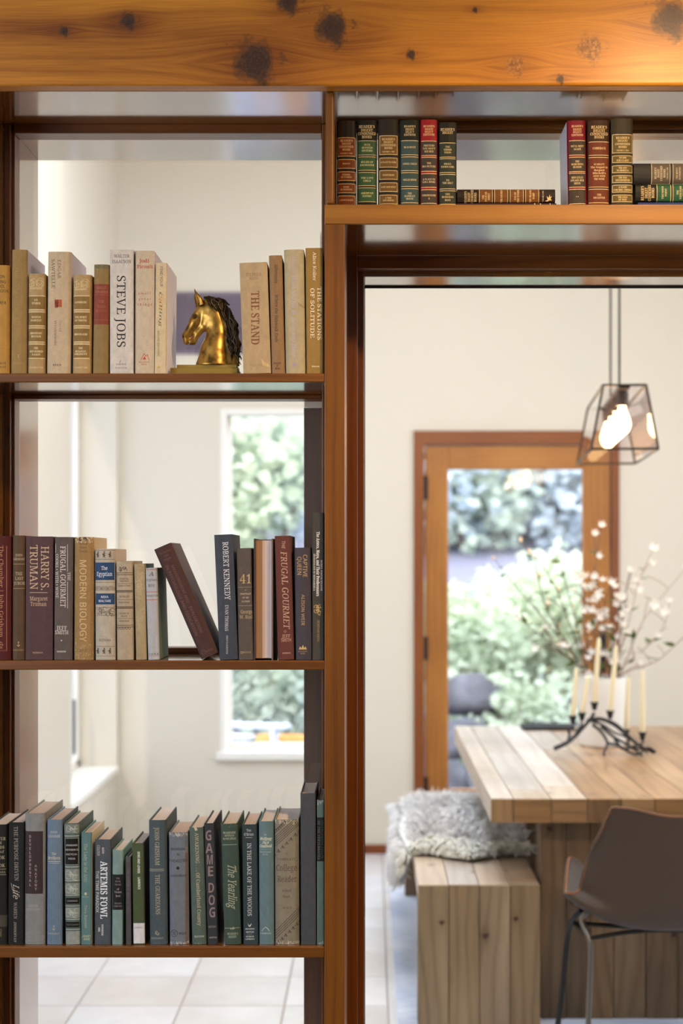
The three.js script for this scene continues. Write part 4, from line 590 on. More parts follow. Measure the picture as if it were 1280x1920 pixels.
book(3, [119, 148], [122.5, 150.5], 1544, '#4f6659', 'ornate green encyclopedia volume with raised bands and black labels', (k) => {
  const s = (a, b, c) => k.box(100, 160, a, b, c); s(1546, 1563, '#738070'); s(1630, 1650.5, '#7d8a79'); s(1656, 1677, '#7d8a79'); s(1702, 1721.5, '#82907f'); s(1746, 1772, '#8b9384');
  k.frame(121, 146.5, 1572, 1622, '#171614', '#8a8f7c', 0.9).list(['STANDARD', 'REFERENCE', 'ENCYCLO-', 'PEDIA'], 134, [1585.5, 1593.7, 1602.2, 1610.5], 3.4, '#bdb9aa', 0.78, SANS).box(123, 148, 1684, 1695, '#171614').H('COAMINGS', 135.5, 1689.5, 20, 3.2, '#bdb9aa', SANS).box(123, 148, 1729, 1739, '#171614').H('DICTIONARY', 136, 1734, 22, 3, '#8e8b7c', SANS);
  for (const [y, h] of [[1554, 12], [1640, 17], [1666, 17], [1711, 16]]) k.scroll(135, y, 24, h, '#b0b6a2', 12, 0.7); k.lines(118, 151, '#c3c8b6', [1568, 1626, 1652, 1679, 1699, 1724, 1743], 1.1).wear('#b9bba8', 122, 150, 1748, 1770, 90);
}, { page: 1, right: '#46564b', d: 0.155 });
book(3, [152, 172], [152, 171.5], 1561, '#4d7d78', 'slim teal novel with olive lettering beside the encyclopedia volume', (k) => { const c = '#a5b07c'; k.V('The Lady in the Attic', 160.5, 1582, 1655, 6, c, SERIF).ring(160.5, 1676, 2.6, '#c9b878').H('MYSTERIES', 160.5, 1682, 13, 2, c).V('Tara Randel', 161, 1697, 1740, 5, c, SERIF).H('Annie’s', 162, 1755, 15, 4.5, '#c9b878', SERIF, 1, 0.3).H('Attic', 162, 1760.5, 12, 4.5, '#c9b878', SERIF, 1, 0.3); }, { flat: 1, right: '#c9bfa0', page: 2 });
book(3, [178, 208.5], [177.5, 207.5], 1574, '#465158', 'dark slate fantasy novel with bold white title', (k) => { k.V('eoin', 193.5, 1589, 1601, 5, '#c9b9ae', SANS, 1).V('COLFER', 184.5, 1585, 1605, 5, '#c9b9ae', SANS).V('ARTEMIS FOWL', 194.5, 1615, 1723, 12.5, '#e4ecea', SERIF, 1).V('THE TIME PARADOX', 182.5, 1633, 1711, 5.5, '#d0cdb8', SANS).V('HYPERION', 192, 1733, 1754, 3.6, '#d6d6d0', SANS, 1).V('DBG', 186, 1739, 1747, 3.4, '#d6d6d0', SANS, 1); }, { flat: 1, right: '#444b4a', page: 1 });
book(3, [210.5, 230.5], [209.5, 229.5], 1594, '#6f958b', 'pale sea green book with a black label', (k) => { k.box(211, 230.5, 1640, 1706, '#1e1f1d').list(['THE', 'BOOK', 'TRADE'], 221, [1647, 1653, 1659], 3, '#8e8a80', 0.8).list(['of', 'Violet', 'Reed'], 221, [1667, 1673, 1680], 3.6, '#a8a294', 0.6).list(['MODERN', 'LIBRARY'], 221, [1694, 1699], 2.8, '#8e8a80', 0.75).wear('#a6bfb3', 209, 231, 1594, 1602, 40); }, { right: '#6f958b', page: 0 });
book(3, [235, 245.5], [236, 246], 1607, '#4d4a4a', 'very thin worn charcoal book squeezed beside the moss green one', (k) => k.V('THE REPUBLIC AND ITS FALL', 240, 1629, 1712, 4, '#6f6a68', SERIF).wear('#8e8a88', 234, 247, 1607, 1616, 40), { flat: 1 });
book(3, [247.5, 269], [249.5, 272], 1581, '#445629', 'moss green novel with a white library sticker at its foot', (k) => { k.V('SONS AND LOVERS', 260, 1597, 1638, 4.5, '#dcdcd2', SANS, 1).V('LAWRENCE', 260.5, 1645, 1668, 4.5, '#dcdcd2', SANS, 1).box(249.5, 271, 1731, 1769, '#cfccc8').H('LAWRENC', 259, 1739.5, 16, 3, '#77757c', SANS); }, { flat: 1, right: '#231d1a', page: 1 });
book(3, [278.5, 311.5], [280.5, 314], 1538, '#425459', 'dark teal grey novel with gold author and title split by two lines', (k) => { const c = '#b3a67a'; k.V('JOHN GRISHAM', 294, 1552, 1623, 8, c, SERIF, 0, 0, 295).lines(279, 307, c, [1630.2, 1633], 0.9).V('THE GUARDIANS', 295, 1640, 1715, 8, c, SERIF, 0, 0, 296).scroll(294, 1748, 7, 10, c, 6, 0.7).H('DOUBLEDAY', 294.5, 1759, 23, 3.2, c); }, { right: '#3f4a4a' });
book(3, [316, 352], [318, 354], 1561, '#67727a', 'worn blue grey chemistry textbook with black lettering and a brown stain', (k) => {
  const d = '#22262a'; k.wear('#8f6f58', 343, 356, 1588, 1772, 420, 3, 0.75).box(347, 352, 1600, 1772, 'rgba(110,82,64,0.55)').H('Introduction', 333, 1592, 27, 5, d, SERIF, 1, 0.3).H('to', 333.5, 1602, 5, 4, d, SERIF, 1, 0.3).H('CHEMISTRY', 333.5, 1614.5, 33, 5.5, d, SANS).path(d, [[333.5, 1624.5], [337, 1628], [333.5, 1631.8], [330, 1628]]).H('SANDERSON', 334, 1642.5, 28, 4, d, SERIF, 1);
  k.ring(326.5, 1750, 6.2, d, 0.8).H('W', 326.5, 1750, 8, 7, d).H('WILEY', 342, 1750.5, 14, 4, d, SERIF, 1).wear('#c9bca6', 315, 355, 1561, 1567, 120, 2, 0.9).wear('#c9bca6', 315, 355, 1765, 1772, 120, 2, 0.9);
}, { page: 2, right: '#6c6258' });
book(3, [354, 381.5], [360, 387], 1552, '#4b6152', 'grey green local history book with gold title and torn cap', (k) => { k.V('AWAKENING . . . Of Cumberland County', 368, 1562, 1736, 6.5, '#c0b078', SERIF, 0, 0, 374).H('RANDOM', 373.5, 1756, 18, 3.4, '#bfc2b2').path('#c9bf9e', [[363, 1552], [366, 1559], [370, 1557], [368, 1552]]).wear('#c9c2ac', 358, 388, 1765, 1772, 60); }, { page: 1 });
book(3, [382.5, 401], [389.5, 408], 1544, '#31373a', 'narrow black book with huge stacked greyish pink letters', (k) => { const c = '#8d726c'; 'GAMEDOG'.split('').forEach((s, i) => k.H(s, 391 + i * 1.15, [1567, 1591, 1612, 1634, 1665, 1688, 1711][i], 13, 18.5, c, SANS, 1)); k.H('HISTORY', 398, 1738, 14, 4, '#847c76', SANS, 1).H('NORTON', 399.5, 1758, 14, 3, '#a09c98', SANS, 1); }, { flat: 1, right: '#121314', page: 0 });
book(3, [414, 445], [421, 452], 1545, '#36503f', 'dark green classic with gold script title', (k) => { const c = '#a7a982'; k.list(['MARJORIE', 'KINNAN', 'RAWLINGS'], 430, [1562, 1567.5, 1573.3], 3.8, c, 0.78).lines(417, 444, c, [1584.5], 0.9).V('The Yearling', 434.5, 1620, 1702, 15, '#aeb083', SERIF, 0, 0.35, 436).lines(421, 449, c, [1740.5], 0.9).scroll(435, 1741, 10, 5, c, 5, 0.7).H("READER'S", 436, 1751, 20, 4, c, SERIF, 1).H('DIGEST', 436, 1757, 15, 4, c, SERIF, 1).wear('#9db09c', 414, 446, 1545, 1551, 40); }, { page: 1, round: 0.1 });
book(3, [453, 481.5], [456.5, 484], 1546, '#2c4143', 'very dark teal novel with white serif title reading downwards', (k) => { const c = '#cfd0ca'; k.H('Tim', 466, 1557.5, 9, 4.5, c).H("O'Brien", 466, 1565, 18, 5, c).lines(460, 472, c, [1571], 0.6).V('IN THE LAKE OF THE WOODS', 466.5, 1581, 1718, 7.5, c, SERIF, 0, 0, 468).path(c, [[464, 1730], [467, 1736], [472, 1731], [469, 1738], [466, 1737]]).list(['HOUGHTON', 'MIFFLIN'], 468.5, [1742, 1747.5], 2.8, c, 0.75).lines(463, 473, c, [1751.5], 0.4).list(['SEYMOUR', 'LAWRENCE'], 468.5, [1756, 1761], 2.8, c, 0.75); }, { flat: 1, right: '#2c4143', page: 2 });
book(3, [484.5, 513], [486, 513.5], 1540, '#567a7e', 'medium teal cookbook with pale script title', (k) => { k.H('THE', 497, 1565.5, 5, 2.6, '#b9c4b2').H('Wolfgang', 497, 1573, 22, 5.5, '#d3d0a4', SERIF, 1, 0.35).H('Puck', 497, 1580, 12, 5.5, '#d3d0a4', SERIF, 1, 0.35).H('Cookbook', 497, 1586.5, 23, 5.5, '#d3d0a4', SERIF, 1, 0.35).lines(485, 508, '#8fae9e', [1592.5], 0.5).H('WOLFGANG', 497, 1598, 21, 3, '#a5bcae').H('PUCK', 497, 1602.5, 9, 3, '#a5bcae').path('#bfc9bc', [[491, 1746], [494, 1741], [498, 1738], [502, 1741], [505, 1746]], 1).H('RANDOM HOUSE', 498, 1750, 20, 2.4, '#bfc9bc'); }, { page: 0 });
book(3, [514.5, 560], [515.5, 561], 1537, '#857a5c', 'wide khaki reader with diagonal dark stripes and frayed ends', (k) => {
  const d = '#4a3e2e', q = '#5d3a2c'; for (const dx of [0, 4.5, 9, 13.5, 18]) { k.path(d, [[511, 1574 + dx], [562, 1527 + dx]], 0.9); if (dx < 15) k.path(d, [[513, 1758 - dx * 1.1 + 6], [564, 1707 - dx * 1.1 + 6]], 0.9); }
  for (const [x0, y0, x1, y1] of [[514, 1562, 534, 1543], [514, 1605, 561, 1560], [522, 1768, 563, 1728]]) for (let i = 0; i < 7; i++) { const t = i / 6, x = x0 + (x1 - x0) * t, y = y0 + (y1 - y0) * t; k.path(d, [[x - 3, y + 2], [x, y - 4], [x + 1, y + 1], [x + 4, y - 1]], 1).ring(x + 1, y - 2, 1, d); }
  k.H('A', 537, 1601, 3.4, 3.6, d).H('COMPLETE', 537, 1611.5, 34, 4.4, d).H('College', 537, 1627.5, 39, 11, q).H('Reader', 538, 1648.5, 36, 11, q).H('Robert', 537, 1670, 17, 4.6, d).H('Stark', 537, 1681, 14, 4.6, d).H('W.N.G', 538, 1702, 17, 4, d).wear('#c2b899', 511, 563, 1537, 1544, 140, 2.2, 0.9).wear('#c2b899', 513, 563, 1763, 1772, 140, 2.2, 0.9).wear('#5e543e', 552, 563, 1540, 1770, 140, 2, 0.5);
}, { page: 0, right: '#8d8468' });
book(3, [563, 591.5], [564, 593], 1487.5, '#43494c', 'tallest plain slate grey book without lettering on the lower shelf', null, { flat: 1, page: 0 });
book(3, [593.7, 607.5], [594.3, 607.5], 1500, '#5f7766', 'slim worn sage green book with a black label against the post', (k) => { k.box(590, 610, 1533, 1615, '#232422').V('INTRODUCTION', 604, 1538, 1610, 3.6, '#4d5048', SANS, 1).V('OF THE VERTEBRATES', 597.5, 1539, 1612, 4, '#77796a', SERIF, 1).wear('#cbbf9f', 590, 610, 1500, 1507, 60, 2, 0.9).wear('#cbbf9f', 590, 610, 1764, 1772, 60, 2, 0.9); }, { page: 2 });
sheets.forEach((s) => s.done());
// ---------------------------------------------------------------- horse head bookend
{
  const z = 2.965, k = z / F / 8, hx = (x) => (320 + x / 8 - 395) * z / F, hy = (y) => (699.6 - (510 + y / 8)) * z / F;   // crop pixels to metres round the base centre
  const root = thing('horse_bookend', 'bronze gold horse head bookend with dark mane on a stepped base', 'bookend', [PX(395, z), S1, -z]);
  const gold = std({ color: rgb(164, 126, 56), roughness: 0.34, metalness: 0.8, vertexColors: true }), goldPlain = std({ color: rgb(132, 101, 45), roughness: 0.36, metalness: 0.8 }), maneM = std({ color: rgb(62, 50, 34), roughness: 0.4, metalness: 0.7 }), baseM = std({ color: rgb(150, 122, 50), roughness: 0.5, metalness: 0.5 });
  // signed field of capsules [x0, y0, r0, x1, y1, r1, flattening in depth, z offset]
  const caps = [
    [470, 520, 100, 360, 690, 82, 0.72], [360, 690, 82, 245, 880, 58, 0.7], [225, 890, 54, 235, 960, 50, 0.72], [255, 980, 50, 330, 985, 42, 0.7], [410, 850, 44, 345, 970, 40, 0.6],
    [560, 600, 132, 545, 690, 112, 0.72], [510, 740, 66, 405, 850, 48, 0.66], [620, 500, 150, 660, 640, 150, 0.68], [660, 640, 150, 700, 880, 150, 0.72], [690, 880, 150, 650, 1130, 205, 0.8], [650, 1130, 205, 640, 1330, 262, 0.82],
    [560, 400, 90, 640, 480, 130, 0.66], [760, 480, 95, 850, 700, 120, 0.6], [850, 700, 120, 900, 1000, 130, 0.6], [900, 1000, 130, 880, 1330, 150, 0.65],
  ];
  const field = (X, Y, Z) => {           // X, Y in crop pixels, Z in the same unit
    let acc = 0; const q = 14;
    for (const [x0, y0, r0, x1, y1, r1, fl] of caps) {
      const dx = x1 - x0, dy = y1 - y0, t = Math.max(0, Math.min(1, ((X - x0) * dx + (Y - y0) * dy) / (dx * dx + dy * dy))), r = r0 + (r1 - r0) * t;
      acc += Math.exp(-(Math.hypot(X - x0 - dx * t, Y - y0 - dy * t, Z / fl) - r) / q);
    }
    let d = -q * Math.log(acc + 1e-30);
    d += 26 * Math.exp(-(((X - 366) / 34) ** 2 + ((Y - 610) / 26) ** 2)) * (Math.abs(Z) > 20 ? 1 : 0);   // eye hollow
    d += 12 * Math.exp(-(((X - 470) / 60) ** 2 + ((Y - 640) / 120) ** 2)) * (Math.abs(Z) > 30 ? 1 : 0);  // cheek edge
    d += 24 * Math.exp(-(((X - 268) / 12) ** 2 + ((Y - 1010) / 50) ** 2)); d += 10 * Math.exp(-(((X - 400) / 22) ** 2 + ((Y - 760) / 90) ** 2));                                 // mouth
    d -= 10 * Math.exp(-(((X - 205) / 22) ** 2 + ((Y - 900) / 18) ** 2)); 
    return Math.max(d, Y - 1350);
  };
  const N = 100, mc = new MarchingCubes(N, gold, false, false, 120000), ctr = [620, 760], half = 690;
  mc.isolation = 0;
  for (let k2 = 0; k2 < N; k2++) for (let j = 0; j < N; j++) for (let i = 0; i < N; i++) { const c = (n) => (n - N / 2) / (N / 2); mc.field[i + j * N + k2 * N * N] = -field(ctr[0] + c(i) * half, ctr[1] - c(j) * half, c(k2) * half); }
  mc.update();
  const cnt = mc.count, pa = mc.positionArray.slice(0, cnt * 3), na = mc.normalArray.slice(0, cnt * 3);
  for (let i = 0; i < cnt; i++) { const X = ctr[0] + pa[i * 3] * half, Y = ctr[1] - pa[i * 3 + 1] * half, Z = pa[i * 3 + 2] * half; pa[i * 3] = hx(X); pa[i * 3 + 1] = hy(Y); pa[i * 3 + 2] = Z * k; }
  const g = new THREE.BufferGeometry(); g.setAttribute('position', new THREE.BufferAttribute(pa, 3)); g.setAttribute('normal', new THREE.BufferAttribute(na, 3));
  const hc = new Float32Array(cnt * 3);      // worn gilding over a dark bronze ground
  for (let i = 0; i < cnt; i++) { const X = pa[i * 3] / k, Y = pa[i * 3 + 1] / k, n = 0.6 * vnoise(X / 90 + 9, Y / 120 + 9, 3) + 0.4 * vnoise(X / 30 + 5, Y / 40 + 5, 4), q = 0.32 + 0.85 * Math.min(1, Math.max(0, (n - 0.2) * 1.9)); hc.set([q, q * (0.93 + 0.07 * q), q * (0.85 + 0.15 * q)], i * 3); }
  g.setAttribute('color', new THREE.BufferAttribute(hc, 3));
  part('head', g, gold, root);
  const zc = (f) => f * k;
  for (const s of [1, -1]) {
    const ear = tube([[hx(470 + (s < 0 ? -60 : 0)), hy(440), zc(60 * s)], [hx(440 + (s < 0 ? -60 : 0)), hy(340), zc(70 * s)], [hx(385 + (s < 0 ? -20 : 0)), hy(260), zc(66 * s)], [hx(362 + (s < 0 ? 40 : 0)), hy(s < 0 ? 235 : 195), zc(58 * s)]], 52 * k, 16, 10, false, (t) => (1 - t) * (0.75 + 0.7 * t) + 0.04); part('ear', ear, goldPlain, root);
    const e = new THREE.SphereGeometry(26 * k, 16, 12); e.translate(hx(366), hy(618), zc(60 * s)); part('eye', e, maneM, root);
    part('eyelid', tube([[hx(318), hy(600), zc(50 * s)], [hx(350), hy(578), zc(72 * s)], [hx(400), hy(600), zc(78 * s)], [hx(425), hy(640), zc(74 * s)]], 9 * k, 14, 6, false, (t) => 0.3 + Math.sin(Math.PI * t)), goldPlain, root);
    const n = new THREE.SphereGeometry(15 * k, 12, 8); n.scale(1, 1.4, 0.8); n.translate(hx(196), hy(905), zc(40 * s)); part('nostril', n, maneM, root);
  }
  // mane: wavy locks along the crest, on both sides
  const crest = [[520, 330], [600, 320], [700, 350], [790, 420], [860, 500], [910, 590], [945, 680], [965, 780], [975, 880]], locks = [];
  for (let i = 0; i < 96; i++) {
    const t = i / 95 * (crest.length - 1), a = Math.min(crest.length - 2, Math.floor(t)), f = t - a, cx = crest[a][0] + (crest[a + 1][0] - crest[a][0]) * f, cy = crest[a][1] + (crest[a + 1][1] - crest[a][1]) * f;
    const s = i % 3 === 0 ? -1 : 1, L = 240 + rr(0, 300) * Math.min(1, 0.4 + i / 60), ph = rr(0, 6), zo = rr(20, 105) * s, ang = 0.55 + 0.85 * (i / 95) + rr(-0.25, 0.25), pts = [];
    for (let j = 0; j <= 6; j++) { const u = j / 6, an = ang + (0.75 + 0.75 * Math.min(1, i / 50) - ang) * u; const X = cx + rr(-8, 8) + Math.cos(an) * L * u * 0.55 + 20 * Math.sin(u * 8 + ph), Y = Math.min(1335, cy + Math.sin(an) * L * u * 0.95 + 0); pts.push([hx(Math.min(X, 1075)), hy(Y), zc(zo + (s * 34) * Math.sin(u * 2.6))]); }
    locks.push(tube(pts, 21 * k, 16, 6, false, (u) => 0.95 - 0.75 * u));
  }
  for (let i = 0; i < 70; i++) {
    const y0 = rr(640, 1130), x0 = 870 + (y0 - 640) * 0.13 + rr(-50, 95), s = i % 3 ? 1 : -1, zo = s * rr(10, 105), pts = [], ph = rr(0, 6), L = rr(150, 320);
    for (let j = 0; j <= 5; j++) { const u = j / 5; pts.push([hx(Math.min(1070, x0 + u * 30 + 24 * Math.sin(u * 7 + ph))), hy(Math.min(1338, y0 + L * u)), zc(zo + s * 18 * Math.sin(u * 3))]); }
    locks.push(tube(pts, 22 * k, 14, 6, false, (u) => 1 - 0.75 * u));
  }
  for (let i = 0; i < 22; i++) { const pts = []; const x0 = rr(520, 700), ph = rr(0, 6), zo = rr(-70, 100); for (let j = 0; j <= 5; j++) { const u = j / 5; pts.push([hx(x0 + u * 190), hy(345 - 45 * Math.sin(u * 2.4) + u * 105 + 12 * Math.sin(u * 9 + ph)), zc(zo + 14 * Math.sin(u * 5 + ph))]); } locks.push(tube(pts, 20 * k, 14, 6, false, (u) => 1 - 0.7 * u)); }
  part('mane', locks, maneM, root, 'dark bronze wavy mane');
  // stepped base, deeper than the head
  const bd = 0.052;
  part('base', [bx(hx(20), hx(1022), 0, hy(1398), bd * 0.55, -bd * 0.95, 0.002, 'x', 3), extrudeY([[hx(110), bd * 0.42], [hx(1000), bd * 0.42], [hx(1000), -bd * 0.85], [hx(110), -bd * 0.85]], hy(1398), hy(1348), 0.3)], baseM, root, 'brass coloured stepped base');
}

// ---------------------------------------------------------------- dining table, bench, chairs
const greyM = [[255, 250, 244], [232, 224, 212], [246, 232, 212], [214, 202, 188]].map((c) => phy({ map: tGrey, color: rgb(...c), roughness: 0.4, clearcoat: 0.25, clearcoatRoughness: 0.35 }));
const warmM = [[242, 206, 160], [226, 188, 142], [250, 214, 170], [234, 194, 148]].map((c) => phy({ map: tGrey, color: rgb(...c), roughness: 0.38, clearcoat: 0.3, clearcoatRoughness: 0.3 }));
const legM = [[255, 248, 240], [228, 218, 208], [208, 198, 188], [244, 228, 210]].map((c) => std({ map: tBrown, color: rgb(...c), roughness: 0.7 }));
const paleM = [[240, 236, 236], [222, 220, 222], [234, 224, 214], [214, 202, 188]].map((c) => phy({ map: tPale, color: rgb(...c), roughness: 0.42, clearcoat: 0.2, clearcoatRoughness: 0.35 }));
const benchM = [[212, 200, 174], [198, 184, 156], [216, 204, 182], [192, 176, 146]].map((c) => std({ map: tGrey, color: rgb(...c), roughness: 0.75 }));
const endM = [[214, 184, 142], [196, 160, 112], [206, 172, 128], [184, 156, 118]].map((c) => std({ map: tGrey, color: rgb(...c), roughness: 0.7 }));
const TH = 0.74, TZ0 = 4.76, TZ1 = 6.85, TX0 = 0.382, TX1 = 1.44;
{
  const t = thing('dining_table', 'long reclaimed wood dining table with plank top and panelled end legs', 'table', [0, 0, 0]);
  const P0 = (x0, x1, z0, z1, m, k) => { if (z0 === TZ0) { part('end_face', bx(x0 + 0.001, x1 - 0.001, TH - 0.078, TH - 0.003, -z0, -z0 - 0.004, 0.001, k % 3 ? 'x' : 'y'), endM[k % 4], t); z0 += 0.003; } part('plank', bx(x0 + 0.0012, x1 - 0.0012, TH - 0.077, TH - rr(0, 0.0012), -z0 - 0.001, -z1 + 0.001, 0.0022, 'z'), m, t); };
  const xs = [TX0, 0.455, 0.575, 0.69, 0.80, 0.905, 1.02, 1.13, 1.24, 1.34, TX1], cuts = [[5.2], [4.95, 5.9], [5.03], [6.0], [5.5], [], [5.8], [5.15, 6.4], [5.6], []];
  for (let i = 0; i < 10; i++) { const zc = [TZ0, ...cuts[i], TZ1]; for (let j = 0; j < zc.length - 1; j++) P0(xs[i], xs[i + 1], zc[j], zc[j + 1], (i < 3 || (i === 3 && j === 1) ? paleM : warmM)[(i * 3 + j * 2) % 4], i); }
  // end panels of upright boards
  for (const z of [4.86, 6.55]) {
    const e = [0.552, 0.635, 0.715, 0.79, 0.895, 1.0, 1.09, 1.18, 1.27];
    for (let i = 0; i < 8; i++) part('leg_board', bx(e[i] + 0.001, e[i + 1] - 0.001, 0, TH - 0.078, -z - (i % 2 ? 0.003 : 0) , -z - 0.13, 0.0025, 'y'), legM[(i * 5 + 1) % 4], t);
  }
  part('stretcher', bx(0.82, 1.0, 0.1, 0.2, -4.98, -6.56, 0.004, 'z'), legM[1], t);
}
const BH = 0.459, BX0 = 0.150, BX1 = 0.543, BZ0 = 4.78, BZ1 = 6.72;
{
  const b = thing('dining_bench', 'reclaimed plank bench with solid end panels beneath the table edge', 'bench', [0, 0, 0]);
  const e = [BX0, 0.25, 0.348, 0.446, BX1];
  for (let i = 0; i < 4; i++) {
    const cut = [5.86, 5.5, 6.0, 5.65][i];
    part('plank', bx(e[i] + 0.001, e[i + 1] - 0.001, BH - 0.05, BH - rr(0, 0.0015), -BZ0 - 0.016, -cut + 0.001, 0.002, 'z'), [paleM[2], paleM[1], paleM[2], paleM[3]][i], b);
    part('plank', bx(e[i] + 0.001, e[i + 1] - 0.001, BH - 0.05, BH - rr(0, 0.0015), -cut - 0.001, -BZ1, 0.002, 'z'), paleM[(i + 1) % 4], b);
    part('leg_core', bx(e[i] + 0.001, e[i + 1] - 0.001, 0, BH - 0.052, -BZ0 - 0.016, -BZ0 - 0.09, 0.002, 'y'), benchM[3], b); part('leg_board', bx(e[i] + 0.001, e[i + 1] - 0.001, 0, BH - 0.0015, -BZ0 - (i % 2) * 0.002, -BZ0 - 0.0155, 0.002, 'y'), [benchM[0], benchM[1], benchM[2], benchM[3]][i], b);
    part('leg_board', bx(e[i] + 0.001, e[i + 1] - 0.001, 0, BH - 0.052, -BZ1 + 0.09, -BZ1, 0.002, 'y'), legM[2], b);
  }
}
// sheepskin over the bench
{
  const t = thing('sheepskin_throw', 'fluffy grey white sheepskin draped over the middle of the bench', 'sheepskin', [0, 0, 0]);
  const edgeX = BX0 - 0.012, W = BX1 + 0.02 - edgeX, hang = 0.2;
  const at = (u, v) => {               // u across (0 = hem of the hanging side), v from the near end to the far end
    const zn = 5.24 + 0.05 * Math.sin(u * 7) + 0.03 * Math.sin(u * 17), zf = 6.28 + 0.05 * Math.sin(u * 5 + 1), z = zn + (zf - zn) * v, e = Math.sin(Math.PI * Math.min(1, Math.max(0, v)));
    const s = u * (hang + W), bulge = 0.005 + 0.013 * e + 0.055 * e ** 0.6 * Math.sin(Math.PI * Math.min(1, Math.max(0.0, (s - hang) / W)) ** 0.8) + 0.012 * e * Math.sin(z * 9 + s * 14);
    if (s < hang) { const hs = hang - s, dv = Math.sin(Math.PI * Math.min(1, Math.max(0, (v - 0.08) / 0.84))) ** 0.5; return [edgeX - 0.022 - 0.01 * Math.sin(z * 8), BH + 0.015 - hs * (0.25 + 0.75 * (dv || 0)), -z]; }
    return [edgeX + s - hang, BH + bulge, -z];
  };
  const skin = grid((u, v) => at(u, v), 48, 60); const fm = phy({ vertexColors: true, roughness: 0.95, transmission: 0.35, thickness: 0, side: THREE.DoubleSide });
  part('skin', skin, std({ color: rgb(236, 234, 230), roughness: 1, side: THREE.DoubleSide }), t);
  const pos = [], col = [], nor = [];  // wool colour darkens at the roots: shade at the base put into it
  for (let i = 0; i < 36000; i++) {
    const u = rr(0, 1), v = rr(0, 1), p = V3(...at(u, v)), pu = V3(...at(Math.min(1, u + 0.01), v)), pv = V3(...at(u, Math.min(1, v + 0.01)));
    const q = v > 0.99 ? V3(...at(u, v - 0.01)).sub(p).negate() : pv.sub(p), n = pu.sub(p).cross(q).normalize().multiplyScalar(-1); if (n.y < 0 && u > 0.35) n.negate(); if (u <= 0.3 && n.x > 0) n.negate();
    const clump = vnoise(u * 15, v * 20, 3) - 0.5, clump2 = vnoise(u * 15, v * 20, 4) - 0.5, L = rr(0.03, 0.058), edge = v < 0.06 ? 1 : 0;
    const d = n.clone().multiplyScalar(0.5).add(V3(clump * 1.9 - 0.2, -0.1 - edge * 0.25, clump2 * 1.9 + 0.3 + edge * 0.8)).add(V3(rr(-0.22, 0.22), rr(-0.1, 0.15), rr(-0.22, 0.22))).normalize().multiplyScalar(L);
    if (p.y + d.y < BH + 0.012 && u > 0.42) d.y = Math.max(d.y, BH + 0.014 - p.y);
    const side = d.clone().cross(V3(rr(-1, 1), rr(-1, 1), rr(-1, 1))).normalize().multiplyScalar(0.0021), b = p.clone(), m = p.clone().addScaledVector(d, 0.55).add(V3(0, 0.005, 0)), e = p.clone().add(d);
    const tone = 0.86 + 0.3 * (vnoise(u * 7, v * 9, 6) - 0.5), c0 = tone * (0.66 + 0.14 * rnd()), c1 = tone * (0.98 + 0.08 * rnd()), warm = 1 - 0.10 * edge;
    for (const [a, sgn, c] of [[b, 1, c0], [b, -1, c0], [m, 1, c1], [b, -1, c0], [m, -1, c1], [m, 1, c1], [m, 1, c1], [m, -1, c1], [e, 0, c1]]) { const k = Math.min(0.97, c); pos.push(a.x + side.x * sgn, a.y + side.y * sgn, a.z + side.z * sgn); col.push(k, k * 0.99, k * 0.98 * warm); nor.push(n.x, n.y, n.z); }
  }
  for (let i = 0; i < 4200; i++) {       // long locks over the fine wool, thickest along the near edge
    const u = rr(0, 1), v = i < 1500 ? rr(0, 0.07) : rr(0, 1), p = V3(...at(u, v)), hangs = u < 0.34, edge = v < 0.1;
    const d = V3(hangs ? -0.5 + rr(-0.3, 0.2) : rr(-0.8, 0.5), hangs ? -0.6 : edge ? rr(-0.25, 0.35) : 0.42, edge ? rr(0.5, 1.1) : rr(-0.2, 0.9)).normalize().multiplyScalar(rr(0.035, 0.07)), w = rr(0.003, 0.006);
    const b = p.clone().add(V3(0, hangs ? 0 : 0.012, 0)), m = b.clone().addScaledVector(d, 0.5).add(V3(0, 0.012, 0)), e = b.clone().add(d); if (!hangs) { m.y = Math.max(m.y, BH + 0.012); e.y = Math.max(e.y, BH + 0.005); }
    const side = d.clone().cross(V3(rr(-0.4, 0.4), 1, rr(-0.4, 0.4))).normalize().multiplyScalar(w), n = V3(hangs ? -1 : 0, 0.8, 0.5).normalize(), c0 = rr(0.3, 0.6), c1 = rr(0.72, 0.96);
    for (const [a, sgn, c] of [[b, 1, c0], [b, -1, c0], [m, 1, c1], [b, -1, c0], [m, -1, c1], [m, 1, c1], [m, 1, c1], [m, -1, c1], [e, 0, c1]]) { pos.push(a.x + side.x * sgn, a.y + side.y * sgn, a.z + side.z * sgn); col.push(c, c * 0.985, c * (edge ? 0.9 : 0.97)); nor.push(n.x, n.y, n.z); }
  }
  const g = new THREE.BufferGeometry(); g.setAttribute('position', new THREE.Float32BufferAttribute(pos, 3)); g.setAttribute('color', new THREE.Float32BufferAttribute(col, 3));
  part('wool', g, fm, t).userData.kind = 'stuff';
}
// rug
{
  const r = thing('area_rug', 'flat woven blue grey rug on the tiles beneath the bench and table', 'rug', [0, 0, 0]);
  const g = bx(0.085, 1.95, 0.0005, 0.007, -4.25, -6.83, 0.002, 'z'); part('weave', g, std({ map: tRug, roughness: 0.98, bumpMap: tCloth, bumpScale: 0.0006 }), r);
  const fr = []; for (let i = 0; i < 150; i++) { const x = 0.09 + i * 0.0124; fr.push(bx(x, x + 0.005, 0.0006, 0.004, -6.828, -6.858 - 0.01 * hash(i, 1, 1), 0, 'z')); } part('fringe', fr, std({ color: rgb(206, 206, 204), roughness: 1 }), r);
}
